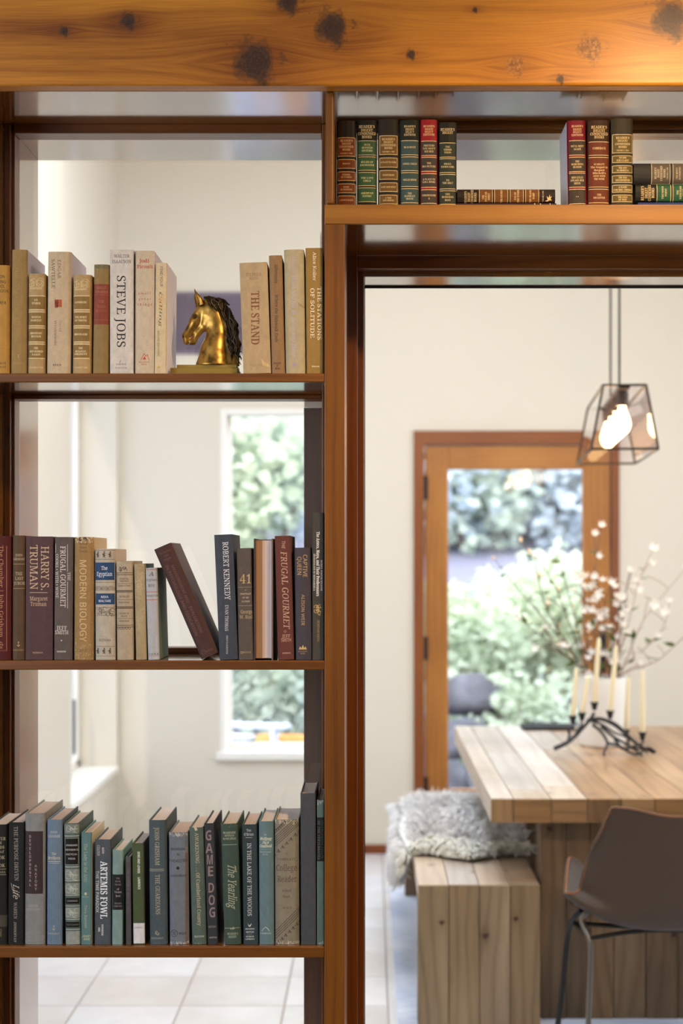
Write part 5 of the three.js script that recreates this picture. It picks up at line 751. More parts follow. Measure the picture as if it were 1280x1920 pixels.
// leather chair seen from behind
{
  const c = thing('dining_chair', 'dark brown leather bucket chair with tan stitching and black metal legs', 'chair', [0.866, 0, -4.30]);
  const lea = phy({ color: rgb(76, 67, 61), roughness: 0.55, specularIntensity: 0.5, clearcoat: 0.05, clearcoatRoughness: 0.5, bumpMap: tPlaster, bumpScale: 0.0004 }), stitch = std({ color: rgb(150, 98, 58), roughness: 0.7 });
  const prof = new THREE.CatmullRomCurve3([V3(0, 0.455, -0.40), V3(0, 0.47, -0.34), V3(0, 0.445, -0.2), V3(0, 0.425, -0.06), V3(0, 0.452, 0.015), V3(0, 0.515, 0.045), V3(0, 0.64, 0.07), V3(0, 0.774, 0.10)], false, 'centripetal');
  const hwc = new THREE.CatmullRomCurve3([[0, 0.22], [0.28, 0.275], [0.5, 0.302], [0.585, 0.288], [0.65, 0.268], [0.83, 0.238], [1, 0.206]].map((p) => V3(p[0], p[1], 0)), false, 'centripetal').getPoints(120), hw = (v) => { for (let i = 0; i < 120; i++) if (v <= hwc[i + 1].x) { const d = hwc[i + 1].x - hwc[i].x, f = d > 1e-9 ? (v - hwc[i].x) / d : 0; return hwc[i].y + (hwc[i + 1].y - hwc[i].y) * f; } return hwc[120].y; };
  const sm = (a, b, x) => { const t = Math.max(0, Math.min(1, (x - a) / (b - a))); return t * t * (3 - 2 * t); };
  const surf = (u, v) => {
    const s = u * 2 - 1, p = prof.getPoint(v), a = Math.abs(s), back = sm(0.5, 0.72, v), w = hw(v) * (1 - 0.0 * a);
    let x = w * s, y = p.y, z = p.z;
    y += (1 - back) * 0.10 * a ** 2.6; z -= back * 0.085 * a ** 2.4 * (1 - 0.35 * sm(0.8, 1, v)); y += back * (1 - sm(0.72, 0.95, v)) * 0.035 * a ** 2.2;
    y += sm(0.8, 1, v) * (0.021 * sm(0.05, 0.75, a) - 0.042 * sm(0.84, 1, a) ** 2);
    x *= 1 - 0.03 * sm(0.93, 1, v) * sm(0.85, 1, a);
    return V3(x, y, z);
  };
  const nu = 40, nv = 56, th = 0.011, off = (u, v, k) => { const e = 0.004, p = surf(u, v), du = surf(Math.min(1, u + e), v).sub(surf(Math.max(0, u - e), v)), dv = surf(u, Math.min(1, v + e)).sub(surf(u, Math.max(0, v - e))), n = du.cross(dv).normalize(); return p.addScaledVector(n, k); };
  const A = grid((u, v) => off(u, v, th / 2).toArray(), nu, nv), B = grid((u, v) => off(1 - u, v, -th / 2).toArray(), nu, nv), rim = [];
  const per = []; for (let i = 0; i <= 40; i++) per.push([i / 40, 0]); for (let i = 1; i <= 56; i++) per.push([1, i / 56]); for (let i = 1; i <= 40; i++) per.push([1 - i / 40, 1]); for (let i = 1; i < 56; i++) per.push([0, 1 - i / 56]);
  part('shell', mergeGeometries([A, B]), lea, c);
  part('piping', tube(per.map(([u, v]) => surf(u, v)), 0.0068, 260, 8, true), lea, c);
  const st = []; const pc = new THREE.CatmullRomCurve3(per.map(([u, v]) => surf(u, v)), true); for (let i = 0; i < 330; i++) { const p = pc.getPointAt(i / 330), q = pc.getPointAt(((i + 0.55) / 330) % 1); st.push(bar(p.clone().add(V3(0, 0.0045, 0.0055)), q.clone().add(V3(0, 0.0045, 0.0055)), 0.0056)); }
  part('stitching', st, stitch, c, 'tan whip stitching round the rim');
  const seam = []; for (let i = 0; i <= 50; i++) { const u = 0.012 + 0.976 * i / 50; seam.push(off(u, 0.60 - 0.02 * Math.abs(u - 0.5), -th / 2 - 0.0012)); }
  const sc = new THREE.CatmullRomCurve3(seam), s2 = []; for (let i = 0; i < 90; i++) s2.push(bar(sc.getPointAt(i / 90), sc.getPointAt(Math.min(1, (i + 0.6) / 90)), 0.0036)); part('seam', s2, stitch, c, 'tan stitched seam under the backrest');
  for (const s of [-1, 1]) {
    part('leg', tube([[0.235 * s, 0.475, -0.05], [0.252 * s, 0.455, -0.045], [0.236 * s, 0.405, 0.0], [0.234 * s, 0.37, 0.004], [0.242 * s, 0.2, 0.02], [0.256 * s, 0.006, 0.04]], 0.0085, 40, 10), M.steel, c);
    part('leg', tube([[0.25 * s, 0.475, -0.07], [0.266 * s, 0.45, -0.1], [0.272 * s, 0.37, -0.2], [0.285 * s, 0.18, -0.24], [0.305 * s, 0.006, -0.27]], 0.0085, 40, 10), M.black, c);
    part('side_rail', tube([[0.262 * s, 0.42, -0.16], [0.242 * s, 0.415, -0.02]], 0.007, 8, 8), M.black, c);
  }
  part('cross_bar', tube([[-0.262, 0.412, -0.17], [0, 0.40, -0.17], [0.262, 0.412, -0.17]], 0.0075, 10, 8), M.black, c); part('cross_bar', tube([[-0.238, 0.41, 0.0], [-0.12, 0.415, -0.05], [0, 0.42, -0.06], [0.12, 0.415, -0.05], [0.238, 0.41, 0.0]], 0.007, 20, 8), M.black, c);
}
// slim dark tray at the far end of the table
{
  const x0 = PX(985, 6.55), x1 = PX(1085, 6.55), t = thing('serving_tray', 'thin black tray lying at the far end of the table', 'tray', [(x0 + x1) / 2, TH, -6.7]);
  part('tray_base', bx((x0 - x1) / 2, (x1 - x0) / 2, 0.001, 0.009, 0.04, -0.1, 0.003), M.blackSoft, t);
  part('rim', [bx((x0 - x1) / 2, (x1 - x0) / 2, 0.004, 0.016, 0.04, 0.032, 0.002), bx((x0 - x1) / 2, (x1 - x0) / 2, 0.004, 0.016, -0.092, -0.1, 0.002), bx((x0 - x1) / 2, (x0 - x1) / 2 + 0.008, 0.004, 0.016, 0.04, -0.1, 0.002), bx((x1 - x0) / 2 - 0.008, (x1 - x0) / 2, 0.004, 0.016, 0.04, -0.1, 0.002)], M.black, t);
}
// ---------------------------------------------------------------- vase, flowering branches, candle holder, candles
const VZ = 6.13, vx = PX(1129, VZ);
{
  const v = thing('vase', 'white ceramic cylinder vase holding the flowering branches', 'vase', [vx, TH, -VZ]);
  const R = 0.108, h = 0.282, b = [[0.001, 0.001], [0.088, 0.001], [0.092, 0.006], [0.098, 0.1], [0.105, 0.2], [R, h - 0.002], [R - 0.002, h], [R - 0.006, h - 0.002], [0.097, 0.2], [0.088, 0.02], [0.001, 0.018]].map((p) => new THREE.Vector2(...p));
  part('body', new THREE.LatheGeometry(b, 48), phy({ color: rgb(232, 228, 220), roughness: 0.35, clearcoat: 0.4, clearcoatRoughness: 0.25 }), v);
}
{
  const bark = std({ color: rgb(104, 84, 72), roughness: 0.9 }), barkL = std({ color: rgb(168, 148, 136), roughness: 0.9 });
  const leafM = [rgb(92, 112, 48), rgb(118, 136, 66), rgb(74, 96, 44)].map((c) => phy({ color: c, roughness: 0.8, transmission: 0.35, thickness: 0, side: THREE.DoubleSide }));
  const petM = phy({ color: rgb(246, 242, 234), roughness: 0.85, transmission: 0.3, thickness: 0, side: THREE.DoubleSide }), budM = std({ color: rgb(238, 206, 168), roughness: 0.8 });
  const petal = (() => { const g = grid((u, v) => { const w = Math.sin(Math.PI * v ** 0.8) * 0.5 + 0.02, s = (u - 0.5) * 2; return [s * w * 0.011, 0.004 * v + 0.006 * v * v - 0.002 * s * s, v * 0.022]; }, 4, 5); return g; })();
  const blossomG = [0, 1].map((k) => merge([0, 1, 2, 3, 4].map((i) => { const g = petal.clone(); g.rotateX(-0.25 - 0.3 * k - 0.1 * (i % 2)); g.rotateY(i * 1.2566 + k); return g; })));
  const leafG = grid((u, v) => { const w = Math.sin(Math.PI * v ** 0.75), s = (u - 0.5) * 2; return [s * w * 0.008, 0.01 * v * v + 0.003 * Math.abs(s), v * 0.036]; }, 4, 6), budG = new THREE.SphereGeometry(0.007, 8, 6); budG.scale(1, 1.5, 1);
  // tip pixel, knee pixel, distance of the tip, blossoms, leaves, bud share, label
  const list = [
    [925, 1046, 1010, 1150, 6.05, 3, 4, 1, 'longest low branch reaching left with an orange bud at its tip'],
    [976, 1012, 1020, 1130, 6.2, 4, 4, 1, 'thin branch rising to the upper left in front of the door glass'],
    [992, 1034, 1060, 1150, 6.0, 5, 4, 0.8, 'branch with peach buds between the two upper left twigs'],
    [1046, 1036, 1075, 1150, 6.3, 6, 5, 0.7, 'upright branch with peach buds in front of the door glass edge'],
    [952, 1142, 1030, 1205, 5.95, 5, 6, 0.4, 'leafy branch spreading left at the middle of the bouquet'],
    [1003, 1216, 1060, 1230, 5.9, 4, 7, 0.2, 'lowest left branch with green leaves above the table'],
    [1080, 1075, 1095, 1170, 6.15, 8, 4, 0.3, 'short full branch of peach and white flowers left of the door stile'],
    [1128, 985, 1122, 1130, 6.1, 11, 3, 0, 'tallest branch topped by a cluster of big white blossoms'],
    [1108, 1095, 1115, 1180, 5.95, 12, 4, 0, 'dense white blossom branch in front of the door stile'],
    [1146, 1092, 1136, 1190, 5.98, 11, 5, 0, 'white blossom branch leaning right of the door stile'],
    [1166, 1120, 1150, 1200, 6.0, 10, 6, 0, 'short central branch of white blossoms above the vase rim'],
    [1224, 1030, 1180, 1160, 6.2, 7, 5, 0, 'pale branch rising right with a white flower at its tip'],
    [1180, 1070, 1165, 1180, 6.25, 9, 5, 0, 'slim white twig branch beside the right wall'],
    [1290, 1060, 1205, 1165, 6.1, 3, 4, 0, 'bare grey branch arching to the upper right edge'],
    [1255, 1128, 1215, 1210, 6.3, 5, 4, 0, 'pale branch with white flowers leaning far right'],
    [1300, 1178, 1230, 1240, 6.0, 2, 5, 0, 'lowest right branch curving up with green leaves at its tip'],
  ];
  for (const [tx, ty, kx, ky, tz, nb, nl, buds, label] of list) {
    const o = thing('flowering_branch', label, 'branch', [vx, TH + 0.02, -VZ], 'branches in the white vase');
    const rel = (p) => p.sub(o.position), side = Math.max(-0.062, Math.min(0.062, (kx - 1129) * 0.0009));
    const a = V3(-side * 0.6, 0.005, rr(-0.03, 0.03)), rimP = V3(side, 0.262, (tz < VZ ? 1 : -1) * rr(0.0, 0.05)), kn = rel(P(kx, ky, (tz + VZ) / 2)), tip = rel(P(tx, ty, tz));
    const curve = new THREE.CatmullRomCurve3([a, rimP, kn, kn.clone().lerp(tip, 0.5).add(V3(rr(-0.02, 0.02), rr(-0.015, 0.02), rr(-0.02, 0.02))), tip], false, 'centripetal');
    part('stem', tube(curve.getPoints(12), 0.0042, 30, 6, false, (t) => 1.1 - 0.75 * t), tx > 1190 ? barkL : bark, o);
    const twigs = [], ends = [];
    for (let i = 0; i < 5; i++) { const p = curve.getPointAt(0.45 + 0.1 * i), d = V3(rr(-1, 1), rr(0.2, 1), rr(-1, 1)).normalize().multiplyScalar(rr(0.05, 0.12)), e = p.clone().add(d); twigs.push(tube([p, p.clone().addScaledVector(d, 0.5).add(V3(0, 0.008, 0)), e], 0.002, 8, 5)); ends.push(e); }
    for (const w of twigs) part('twig', w, tx > 1190 ? barkL : bark, o);
    for (let i = 0; i < nb; i++) {
      const p = i === 0 ? tip : i <= 5 && i % 2 ? ends[i - 1] : curve.getPointAt(Math.min(1, rr(0.5, 1))).clone().add(V3(rr(-0.028, 0.028), rr(-0.02, 0.028), rr(-0.02, 0.03)));
      const bud = rnd() < buds, m = part(bud ? 'bud' : 'blossom', bud ? budG : blossomG[i % 2], bud ? budM : petM, o); m.position.copy(p); m.rotation.set(rr(0.3, 1.7), rr(0, 6), rr(-0.5, 0.5)); m.scale.setScalar(bud ? rr(0.8, 1.3) : rr(0.85, 1.35));
    }
    for (let i = 0; i < nl; i++) { const p = curve.getPointAt(rr(0.4, 0.95)), m = part('leaf', leafG, leafM[i % 3], o); m.position.copy(p).add(V3(rr(-0.01, 0.01), rr(-0.008, 0.01), rr(-0.01, 0.01))); m.rotation.set(rr(-1.2, 0.3), rr(0, 6.28), rr(-0.4, 0.4)); m.scale.setScalar(rr(0.8, 1.4)); }
  }
}
{
  const z = 5.82, q = (x, y, dz = 0) => { const p = P(x, y, z); return V3(p.x - cx, p.y - TH, dz); }, cx = PX(1130, z);
  const h = thing('candle_holder', 'black iron branch shaped candle holder on the dining table', 'candle holder', [cx, TH, -z]);
  const br = [
    [[[1036, 1402, 0.03], [1062, 1390, 0.03], [1090, 1366, 0.01], [1108, 1346, 0], [1114, 1336, 0]], 0.0085], [[[1100, 1352, 0], [1124, 1348, -0.005], [1150, 1358, 0], [1172, 1376, 0.01], [1196, 1396, 0.015], [1224, 1410, 0.03]], 0.008], [[[1062, 1390, 0.03], [1066, 1376, 0.02], [1064, 1366, 0.02], [1073, 1362, 0.01]], 0.006], [[[1078, 1372, 0.02], [1088, 1360, 0.015], [1090, 1352, 0.01]], 0.006],
    [[[1110, 1358, 0], [1126, 1372, 0.01], [1136, 1392, 0.03], [1128, 1408, 0.05], [1128, 1426, 0.06]], 0.006], [[[1126, 1362, 0], [1148, 1380, 0.02], [1168, 1392, 0.02], [1190, 1406, 0.03], [1198, 1432, 0.06]], 0.006], [[[1143, 1352, 0], [1160, 1362, -0.02], [1178, 1382, -0.02], [1180, 1400, -0.01], [1206, 1405, 0]], 0.006], [[[1150, 1384, 0.02], [1165, 1402, 0.03], [1184, 1398, 0.03], [1204, 1392, 0.01], [1204, 1386, 0]], 0.006], [[[1136, 1392, 0.03], [1156, 1396, 0.03], [1176, 1408, 0.03], [1192, 1412, 0.04], [1212, 1400, 0.03], [1226, 1408, 0.04]], 0.0055], [[[1110, 1352, 0], [1130, 1360, -0.03], [1155, 1376, -0.05], [1177, 1384, -0.05]], 0.0055], [[[1196, 1396, 0.015], [1206, 1404, 0.0], [1214, 1414, -0.02]], 0.005],
  ];
  br.forEach(([pts, r]) => part('arm', tube(pts.map((p) => { const v = q(...p); v.y = Math.max(v.y, r * 0.9); return v; }), r, 22, 8, false, (t) => 1.05 - 0.3 * t), M.blackSoft, h));
  const cups = [[1073, 1355, 0.01, 1081, 1252, 'leftmost slim ivory taper candle in the black holder'], [1090, 1349, 0.01, 1103, 1268, 'second ivory taper candle from the left, leaning slightly right'], [1114, 1330, 0, 1124, 1196, 'tall ivory candle in the topmost cup of the holder'], [1143.5, 1346, 0, 1157, 1210, 'thickest looking ivory candle right of the topmost one'], [1177, 1384, -0.05, 1183, 1272, 'ivory candle standing behind the holder beside the vase'], [1204, 1386, 0, 1205, 1256, 'rightmost ivory candle in the lowest cup of the holder']];
  for (const [x, y, dz, tx, ty, label] of cups) {
    const b = q(x, y, dz), L = [[0.001, -0.004], [0.007, -0.004], [0.010, 0.006], [0.014, 0.022], [0.0165, 0.026], [0.0165, 0.029], [0.012, 0.029], [0.0115, 0.012], [0.001, 0.011]].map((p) => new THREE.Vector2(...p)), g = new THREE.LatheGeometry(L, 20); g.translate(b.x, b.y, b.z); part('cup', g, M.blackSoft, h);
    const H = Math.hypot(tx - x, (y - 6) - ty) * z / F, lean = Math.atan2(tx - x, y - ty);
    const cd = thing('candle', label, 'candle', [cx + b.x, TH + b.y + 0.0125, -z + b.z], 'taper candles in the black holder'); cd.rotation.z = -lean * 0.9;
    part('wax', new THREE.LatheGeometry([[0.0005, 0], [0.0108, 0], [0.0104, H * 0.3], [0.0085, H * 0.85], [0.0066, H * 0.975], [0.003, H], [0.0004, H + 0.001]].map((p) => new THREE.Vector2(...p)), 18), phy({ color: rgb(232, 216, 176), roughness: 0.55, clearcoat: 0.1 }), cd);
    part('wick', tube([[0, H - 0.002, 0], [0.0008, H + 0.008, 0], [0.002, H + 0.012, 0]], 0.0009, 6, 5), M.blackSoft, cd);
  }
}
// ---------------------------------------------------------------- linear lantern over the table
{
  const zA = 5.35, zB = 6.18, A = { x: (1108.4 + 1233) / 2, tw: 79.7, bw: 124.7, ty: 722, by: 841.6 };
  const xa = PX(A.x, zA), xb = PX(1136, zB), kA = zA / F, tw = A.tw * kA / 2, bw = A.bw * kA / 2, yT = PY(A.ty, zA), yB = PY(A.by, zA), yaw = Math.atan2(xb - xa, zB - zA), L = Math.hypot(xb - xa, zB - zA);
  const r = thing('pendant_lantern', 'long black framed glass lantern with glowing bulbs hanging over the table', 'pendant lamp', [(xa + xb) / 2, yB, -(zA + zB) / 2]);
  r.rotation.y = -yaw; const h = yT - yB, c = (s, top, e) => V3(s * (top ? tw : bw), top ? h : 0, e * L / 2 * (top ? 1 : 1)), t = 0.0085;
  const fr = std({ color: rgb(52, 44, 38), roughness: 0.32, metalness: 0.75 });
  for (const e of [1, -1]) { for (const top of [0, 1]) part('frame_bar', bar(c(-1, top, e), c(1, top, e), t), fr, r); for (const s of [-1, 1]) part('frame_bar', bar(c(s, 0, e), c(s, 1, e), t), fr, r); }
  for (const s of [-1, 1]) for (const top of [0, 1]) part('frame_bar', bar(c(s, top, 1), c(s, top, -1), t), fr, r);
  const quad = (a, b, d, e) => { const g = new THREE.BufferGeometry().setFromPoints([a, b, d, a, d, e]); g.setAttribute('uv', new THREE.Float32BufferAttribute([0, 0, 1, 0, 1, 1, 0, 0, 1, 1, 0, 1], 2)); g.computeVertexNormals(); return g; };
  const pane = phy({ color: rgb(244, 238, 240), transmission: 1, thickness: 0, roughness: 0.0, ior: 1.45 });
  part('glass_pane', quad(c(-1, 0, 1), c(1, 0, 1), c(1, 1, 1), c(-1, 1, 1)), pane, r); part('glass_pane', quad(c(1, 0, -1), c(-1, 0, -1), c(-1, 1, -1), c(1, 1, -1)), pane, r);
  for (const s of [-1, 1]) part('glass_pane', quad(c(s, 0, 1), c(s, 0, -1), c(s, 1, -1), c(s, 1, 1)), pane, r);
  part('socket_bar', bx(-0.02, 0.02, h - 0.012, h + 0.004, L / 2, -L / 2, 0.002), fr, r);
  
  for (let i = 0; i < 4; i++) {
    const z = L / 2 - 0.1 - i * (L - 0.2) / 3, so = []; so.push(new THREE.CylinderGeometry(0.021, 0.021, 0.05, 24)); for (let j = 0; j < 12; j++) { const b = new THREE.BoxGeometry(0.003, 0.05, 0.003); b.translate(Math.cos(j * 0.5236) * 0.021, 0, Math.sin(j * 0.5236) * 0.021); so.push(b); }
    const s = part('socket', so, std({ color: rgb(94, 84, 78), roughness: 0.4, metalness: 0.7 }), r); s.position.set(0, h - 0.04, z);
    const bulb = part('bulb', new THREE.LatheGeometry([[0.0005, -0.105], [0.012, -0.103], [0.024, -0.092], [0.031, -0.074], [0.031, -0.058], [0.023, -0.034], [0.0145, -0.014], [0.0125, 0.0], [0.0004, 0.0]].map((p) => new THREE.Vector2(...p)), 24), std({ color: 0x222222, emissive: rgb(255, 214, 150), emissiveIntensity: 13, roughness: 0.2 }), s, 'glowing amber bulb');
    bulb.position.y = -0.025; bulb.castShadow = false;
    const l = new THREE.PointLight(0xffc98a, 0.2, 0, 2); l.shadow.radius = 1.2; l.castShadow = true; l.position.set(0, -0.06, 0); bulb.add(l);
  }
  for (const e of [0.2, -0.2]) { part('hanging_rod', [bx(-0.004, 0.004, h, CH - yB - 0.03, e + 0.004, e - 0.004, 0.001, 'y')], fr, r); part('rod_nut', (() => { const g = new THREE.ConeGeometry(0.014, 0.03, 16); g.translate(0, h + 0.016, e); return g; })(), fr, r); }
  part('canopy', bx(-0.06, 0.06, CH - yB - 0.03, CH - yB - 0.001, 0.33, -0.33, 0.004), fr, r);
}
// warm downlights in the front room's ceiling, just in front of the beam
for (const [x, z, k, label] of [[0.72, 1.95, 14, 'recessed warm ceiling downlight in front of the beam']]) {
  const d = thing('ceiling_downlight', label, 'ceiling lamp', [x, FH, -z]);
  part('trim_ring', (() => { const g = new THREE.TorusGeometry(0.075, 0.012, 10, 40); g.rotateX(Math.PI / 2); g.translate(0, -0.004, 0); return g; })(), M.white, d);
  part('lamp_lens', (() => { const g = new THREE.CylinderGeometry(0.066, 0.066, 0.008, 32); g.translate(0, -0.004, 0); return g; })(), std({ color: 0x333333, emissive: rgb(255, 214, 160), emissiveIntensity: 3 }), d);
  const l = new THREE.SpotLight(0xffd6a4, k, 0, 1.25, 0.9, 2); l.position.set(x, FH - 0.03, -z); l.target.position.set(x * 0.9, 0.6, -z - 0.75); l.shadow.radius = 3; l.castShadow = true; scene.add(l, l.target);
}
// ---------------------------------------------------------------- the garden behind the far wall
{
  struct('terrain', grid((u, v) => { const x = -14 + 28 * u, z = -ZF - 0.17 - 26 * v, y = -0.12 + 0.19 * Math.max(0, v * 26 - 3) + 0.12 * (vnoise(u * 14, v * 14, 5) - 0.5) * Math.min(1, v * 8); return [x, y, z]; }, 60, 60), std({ color: rgb(114, 113, 130), roughness: 1 }), 'pale gravelly garden slope');
  const ground = (z) => -0.12 + 0.19 * Math.max(0, z - ZF - 0.17 - 3);
  const lcol = { pale: [196, 206, 180], mid: [182, 194, 178], blue: [190, 202, 210], deep: [172, 186, 192] };
  const mats = {}; for (const k in lcol) mats[k] = phy({ color: rgb(...lcol[k]), roughness: 0.85, transmission: 0.5, thickness: 0, side: THREE.DoubleSide });
  const leaf = (() => { const g = new THREE.BufferGeometry(); g.setAttribute('position', new THREE.Float32BufferAttribute([0, 0, 0, 0.5, 0.12, 0.5, 0, 0.06, 1.15, 0, 0, 0, 0, 0.06, 1.15, -0.5, 0.12, 0.5], 3)); g.computeVertexNormals(); return g; })();
  const bark = std({ color: rgb(112, 100, 96), roughness: 0.95 });
  const m4 = new THREE.Matrix4(), qt = new THREE.Quaternion(), eu = new THREE.Euler();
  function plant(name, label, cat, group, x, z, h, rx, n, size, mat, trunk, low = 0.15) {
    const o = thing(name, label, cat, [x, ground(z), -z], group), im = new THREE.InstancedMesh(leaf, mats[mat], n); im.name = 'foliage'; im.userData.kind = 'stuff'; shade(im);
    for (let i = 0; i < n; i++) {
      const blob = i % 9, bxx = (hash(blob, x * 100, 1) - 0.5) * rx * 1.2, by = h * (low + (1 - low) * (0.04 + 0.86 * hash(blob, z * 100, 2))), bz = (hash(blob, h * 100, 3) - 0.5) * rx * 1.2, br = rx * (0.4 + 0.3 * hash(blob, 5, 4));
      const a = rr(0, 6.283), c = rr(-1, 1), r = br * Math.cbrt(rnd()) , s = Math.sqrt(1 - c * c);
      eu.set(rr(-1.5, 1.5), rr(0, 6.28), rr(-1, 1)); qt.setFromEuler(eu); m4.compose(V3(bxx + r * s * Math.cos(a), Math.max(0.03, by + r * c * Math.min(1, h / rx / 1.5)), bz + r * s * Math.sin(a)), qt, V3(1, 1, 1).multiplyScalar(size * rr(0.7, 1.4))); im.setMatrixAt(i, m4);
    }
    o.add(im);
    const st = []; for (let i = 0; i < (trunk ? 1 : 4); i++) st.push(trunk ? tube([[0, -0.05, 0], [0.06, h * 0.3, 0.02], [-0.03, h * 0.6, 0], [0.02, h * 0.85, 0]], trunk, 14, 8, false, (t) => 1.2 - 0.8 * t) : tube([[0, -0.03, 0], [rr(-0.1, 0.1), h * 0.35, rr(-0.1, 0.1)], [rr(-0.4, 0.4) * rx, h * 0.7, rr(-0.4, 0.4) * rx]], 0.015, 8, 5));
    if (trunk) for (let i = 0; i < 6; i++) { const y = h * rr(0.3, 0.7); st.push(tube([[0, y, 0], [rr(-0.5, 0.5) * rx, y + 0.15 * h, rr(-0.5, 0.5) * rx], [rr(-0.9, 0.9) * rx, y + 0.25 * h, rr(-0.9, 0.9) * rx]], trunk * 0.35, 8, 6)); }
    part(trunk ? 'trunk' : 'stems', st, bark, o);
  }
  const G = 'shrubs on the garden slope', T = 'trees at the back of the garden';
  plant('garden_shrub', 'pale green shrub filling the middle left of the door glass', 'shrub', G, 0.75, 11.6, 1.25, 0.62, 2600, 0.075, 'pale', 0);
  plant('garden_shrub', 'light green shrub behind the left branches of the bouquet', 'shrub', G, 1.55, 12.2, 1.35, 0.7, 2600, 0.075, 'pale', 0);
  plant('garden_shrub', 'mid green shrub at the right edge of the door glass', 'shrub', G, 2.2, 11.4, 1.1, 0.55, 2000, 0.07, 'mid', 0);
  plant('garden_shrub', 'low pale shrub just above the boulders in the door glass', 'shrub', G, 1.2, 10.7, 0.7, 0.5, 1600, 0.06, 'pale', 0);
  plant('garden_shrub', 'tall light green bush in the upper part of the far window', 'shrub', G, -1.35, 12.4, 2.9, 0.95, 4200, 0.09, 'pale', 0);
  plant('garden_shrub', 'pale feathery bush on the right side of the far window', 'shrub', G, -0.95, 13.4, 2.3, 0.8, 3600, 0.09, 'mid', 0);
  plant('garden_shrub', 'grey green bush rising at the left edge of the far window', 'shrub', G, -2.0, 13.8, 2.6, 0.85, 3600, 0.09, 'blue', 0);
  plant('garden_shrub', 'mid green bush low behind the lounge chair in the far window', 'shrub', G, -0.75, 12.0, 1.2, 0.7, 2000, 0.08, 'mid', 0);
  for (const [x, z, h, rx, n, mat, low, label] of [
    [0.2, 20.6, 3.6, 1.7, 5600, 'blue', 0.02, 'blue green tree behind the upper left of the door glass'], [3.7, 21, 3.8, 1.7, 5600, 'blue', 0.02, 'blue green tree behind the top right of the door glass'],
    [2.1, 21.6, 4.0, 1.8, 6000, 'mid', 0.02, 'mid green tree in the middle behind the lamp reflection'], [-3.4, 22, 4.4, 1.9, 5000, 'blue', 0.02, 'grey green tree behind the far window beside the bush'],
    [1.2, 20.2, 2.6, 1.4, 4600, 'mid', 0.02, 'low mid green tree between the two blue green ones in the door glass'], [3.0, 20.4, 2.8, 1.4, 4600, 'blue', 0.02, 'low blue green tree right of the middle in the door glass'],
    [-1.2, 23, 4.6, 1.9, 5000, 'mid', 0.02, 'mid green tree at the right of the far window'], [1.0, 29, 7.0, 3.0, 7000, 'blue', 0.05, 'tall blue green tree far behind the others in the door glass'], [5.5, 30, 7.0, 3.0, 7000, 'deep', 0.05, 'tall deep green tree at the far right of the garden'], [-6.2, 29, 8.5, 3.4, 8000, 'deep', 0.05, 'tall deep green tree at the far left of the garden'], [-2.4, 31, 9.0, 3.4, 8000, 'blue', 0.05, 'tallest blue green tree behind the far window'],
  ]) plant('garden_tree', label, 'tree', T, x, z, h, rx, n, 0.16, mat, 0.1, low);
  const rockM = [rgb(124, 124, 130), rgb(84, 84, 92), rgb(190, 186, 182)].map((c) => std({ color: c, roughness: 0.95, vertexColors: true }));
  const pile = [[0.58, 10.1, 0.2, 0.0], [0.82, 10.0, 0.2, 0], [1.05, 10.05, 0.18, 0], [1.27, 10.1, 0.2, 0], [1.5, 10.1, 0.2, 0], [1.74, 10.15, 0.19, 0], [0.66, 10.45, 0.22, 0.26], [0.9, 10.5, 0.2, 0.24], [1.16, 10.45, 0.2, 0.24], [1.42, 10.5, 0.21, 0.25], [1.68, 10.5, 0.21, 0.27], [0.72, 10.75, 0.22, 0.52], [0.98, 10.8, 0.17, 0.42], [1.5, 10.75, 0.17, 0.46], [1.76, 10.8, 0.22, 0.54]];
  pile.forEach(([x, z, r0, y], k) => {
    const r = r0 * 0.86, vc = [];
    const g = mergeVertices(new THREE.IcosahedronGeometry(1, 4).deleteAttribute('normal').deleteAttribute('uv')), p = g.attributes.position;
    for (let i = 0; i < p.count; i++) { const a = V3().fromBufferAttribute(p, i), n = 0.72 + 0.5 * vnoise(a.x * 1.5 + k * 9, a.y * 1.5 + a.z * 1.3, 7) + 0.16 * vnoise(a.x * 5 + k, a.z * 5 + a.y * 3, 8); p.setXYZ(i, a.x * r * n, Math.max(-0.6, a.y) * r * 0.85 * n, a.z * r * n); const q = 0.45 + 1.1 * vnoise(a.x * 3 + k * 5, a.y * 3 + a.z * 2, 12); vc.push(q, q * 0.98, q * 0.95); }
    g.setAttribute('color', new THREE.Float32BufferAttribute(vc, 3));
    g.computeVertexNormals(); const o = part('boulder', g, rockM[[1, 0, 2, 1, 0, 1, 1, 2, 0, 1, 0, 1, 2, 1, 0][k]], scene); o.position.set(x, -0.12 + r * 0.5 + y, -z); o.rotation.y = k * 1.7;
    o.userData = { label: 'grey boulder of the blurred rock pile outside the glazed door', category: 'rock', group: 'boulders piled outside the door' };
  });
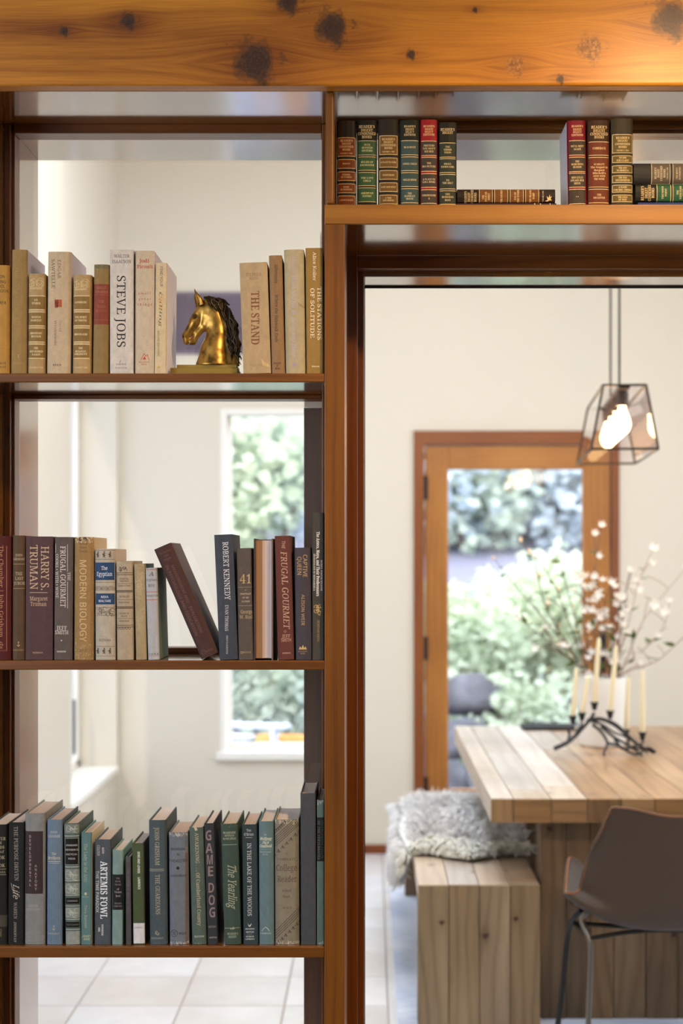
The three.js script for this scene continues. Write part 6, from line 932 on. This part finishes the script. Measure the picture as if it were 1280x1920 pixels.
  // garden lounge chairs with slatted sloping backs
  const lm = std({ color: rgb(206, 212, 232), roughness: 0.7 });
  function lounge(label, x, z, turn) {
    const o = thing('garden_chair', label, 'chair', [x, ground(z), -z], 'slatted garden chairs'); o.rotation.y = turn;
    for (let i = 0; i < 5; i++) { const s = (i - 2) * 0.095; part('back_slat', bar(V3(s, 0.3, -0.2), V3(s * 1.15, 0.98 - 0.03 * Math.abs(i - 2), -0.58), 0.085, 0.02), lm, o); }
    for (let i = 0; i < 5; i++) part('seat_slat', bx(-0.26, 0.26, 0.36 - i * 0.022, 0.38 - i * 0.022, 0.3 - i * 0.1, 0.215 - i * 0.1, 0.004), lm, o);
    for (const s of [-1, 1]) { part('leg', bar(V3(s * 0.27, 0, 0.3), V3(s * 0.27, 0.55, 0.3), 0.07, 0.03), lm, o); part('leg', bar(V3(s * 0.25, 0.02, -0.55), V3(s * 0.25, 0.38, 0.3), 0.03, 0.09), lm, o); part('arm', bx(s * 0.24, s * 0.36, 0.55, 0.575, 0.38, -0.36, 0.006), lm, o); part('leg', bar(V3(s * 0.27, 0.04, -0.28), V3(s * 0.27, 0.55, -0.28), 0.06, 0.03), lm, o); }
  }
  lounge('pale lavender slatted garden chair seen through the far window', -0.98, 9.3, 1.25);
  lounge('pale blue slatted garden chair behind the candles in the door glass', 1.55, 8.75, -1.0);
  // orange pots made up for the orange glow in the far window
  for (const [px, label] of [[508, 'left one of two orange pots added for the orange glow in the far window'], [548, 'right one of two orange pots added for the orange glow in the far window']]) {
    const z = 9.9, x = PX(px, z), o = thing('terracotta_pot', label, 'pot', [x, ground(z) - 0.005, -z], 'added orange pots outside the far window');
    part('body', new THREE.LatheGeometry([[0.001, 0], [0.06, 0], [0.085, 0.22], [0.1, 0.42], [0.1, 0.46], [0.09, 0.46], [0.085, 0.42], [0.001, 0.4]].map((p) => new THREE.Vector2(...p)), 24), std({ color: rgb(236, 168, 96), roughness: 0.8 }), o);
  }
}
renderer.render(scene, camera);
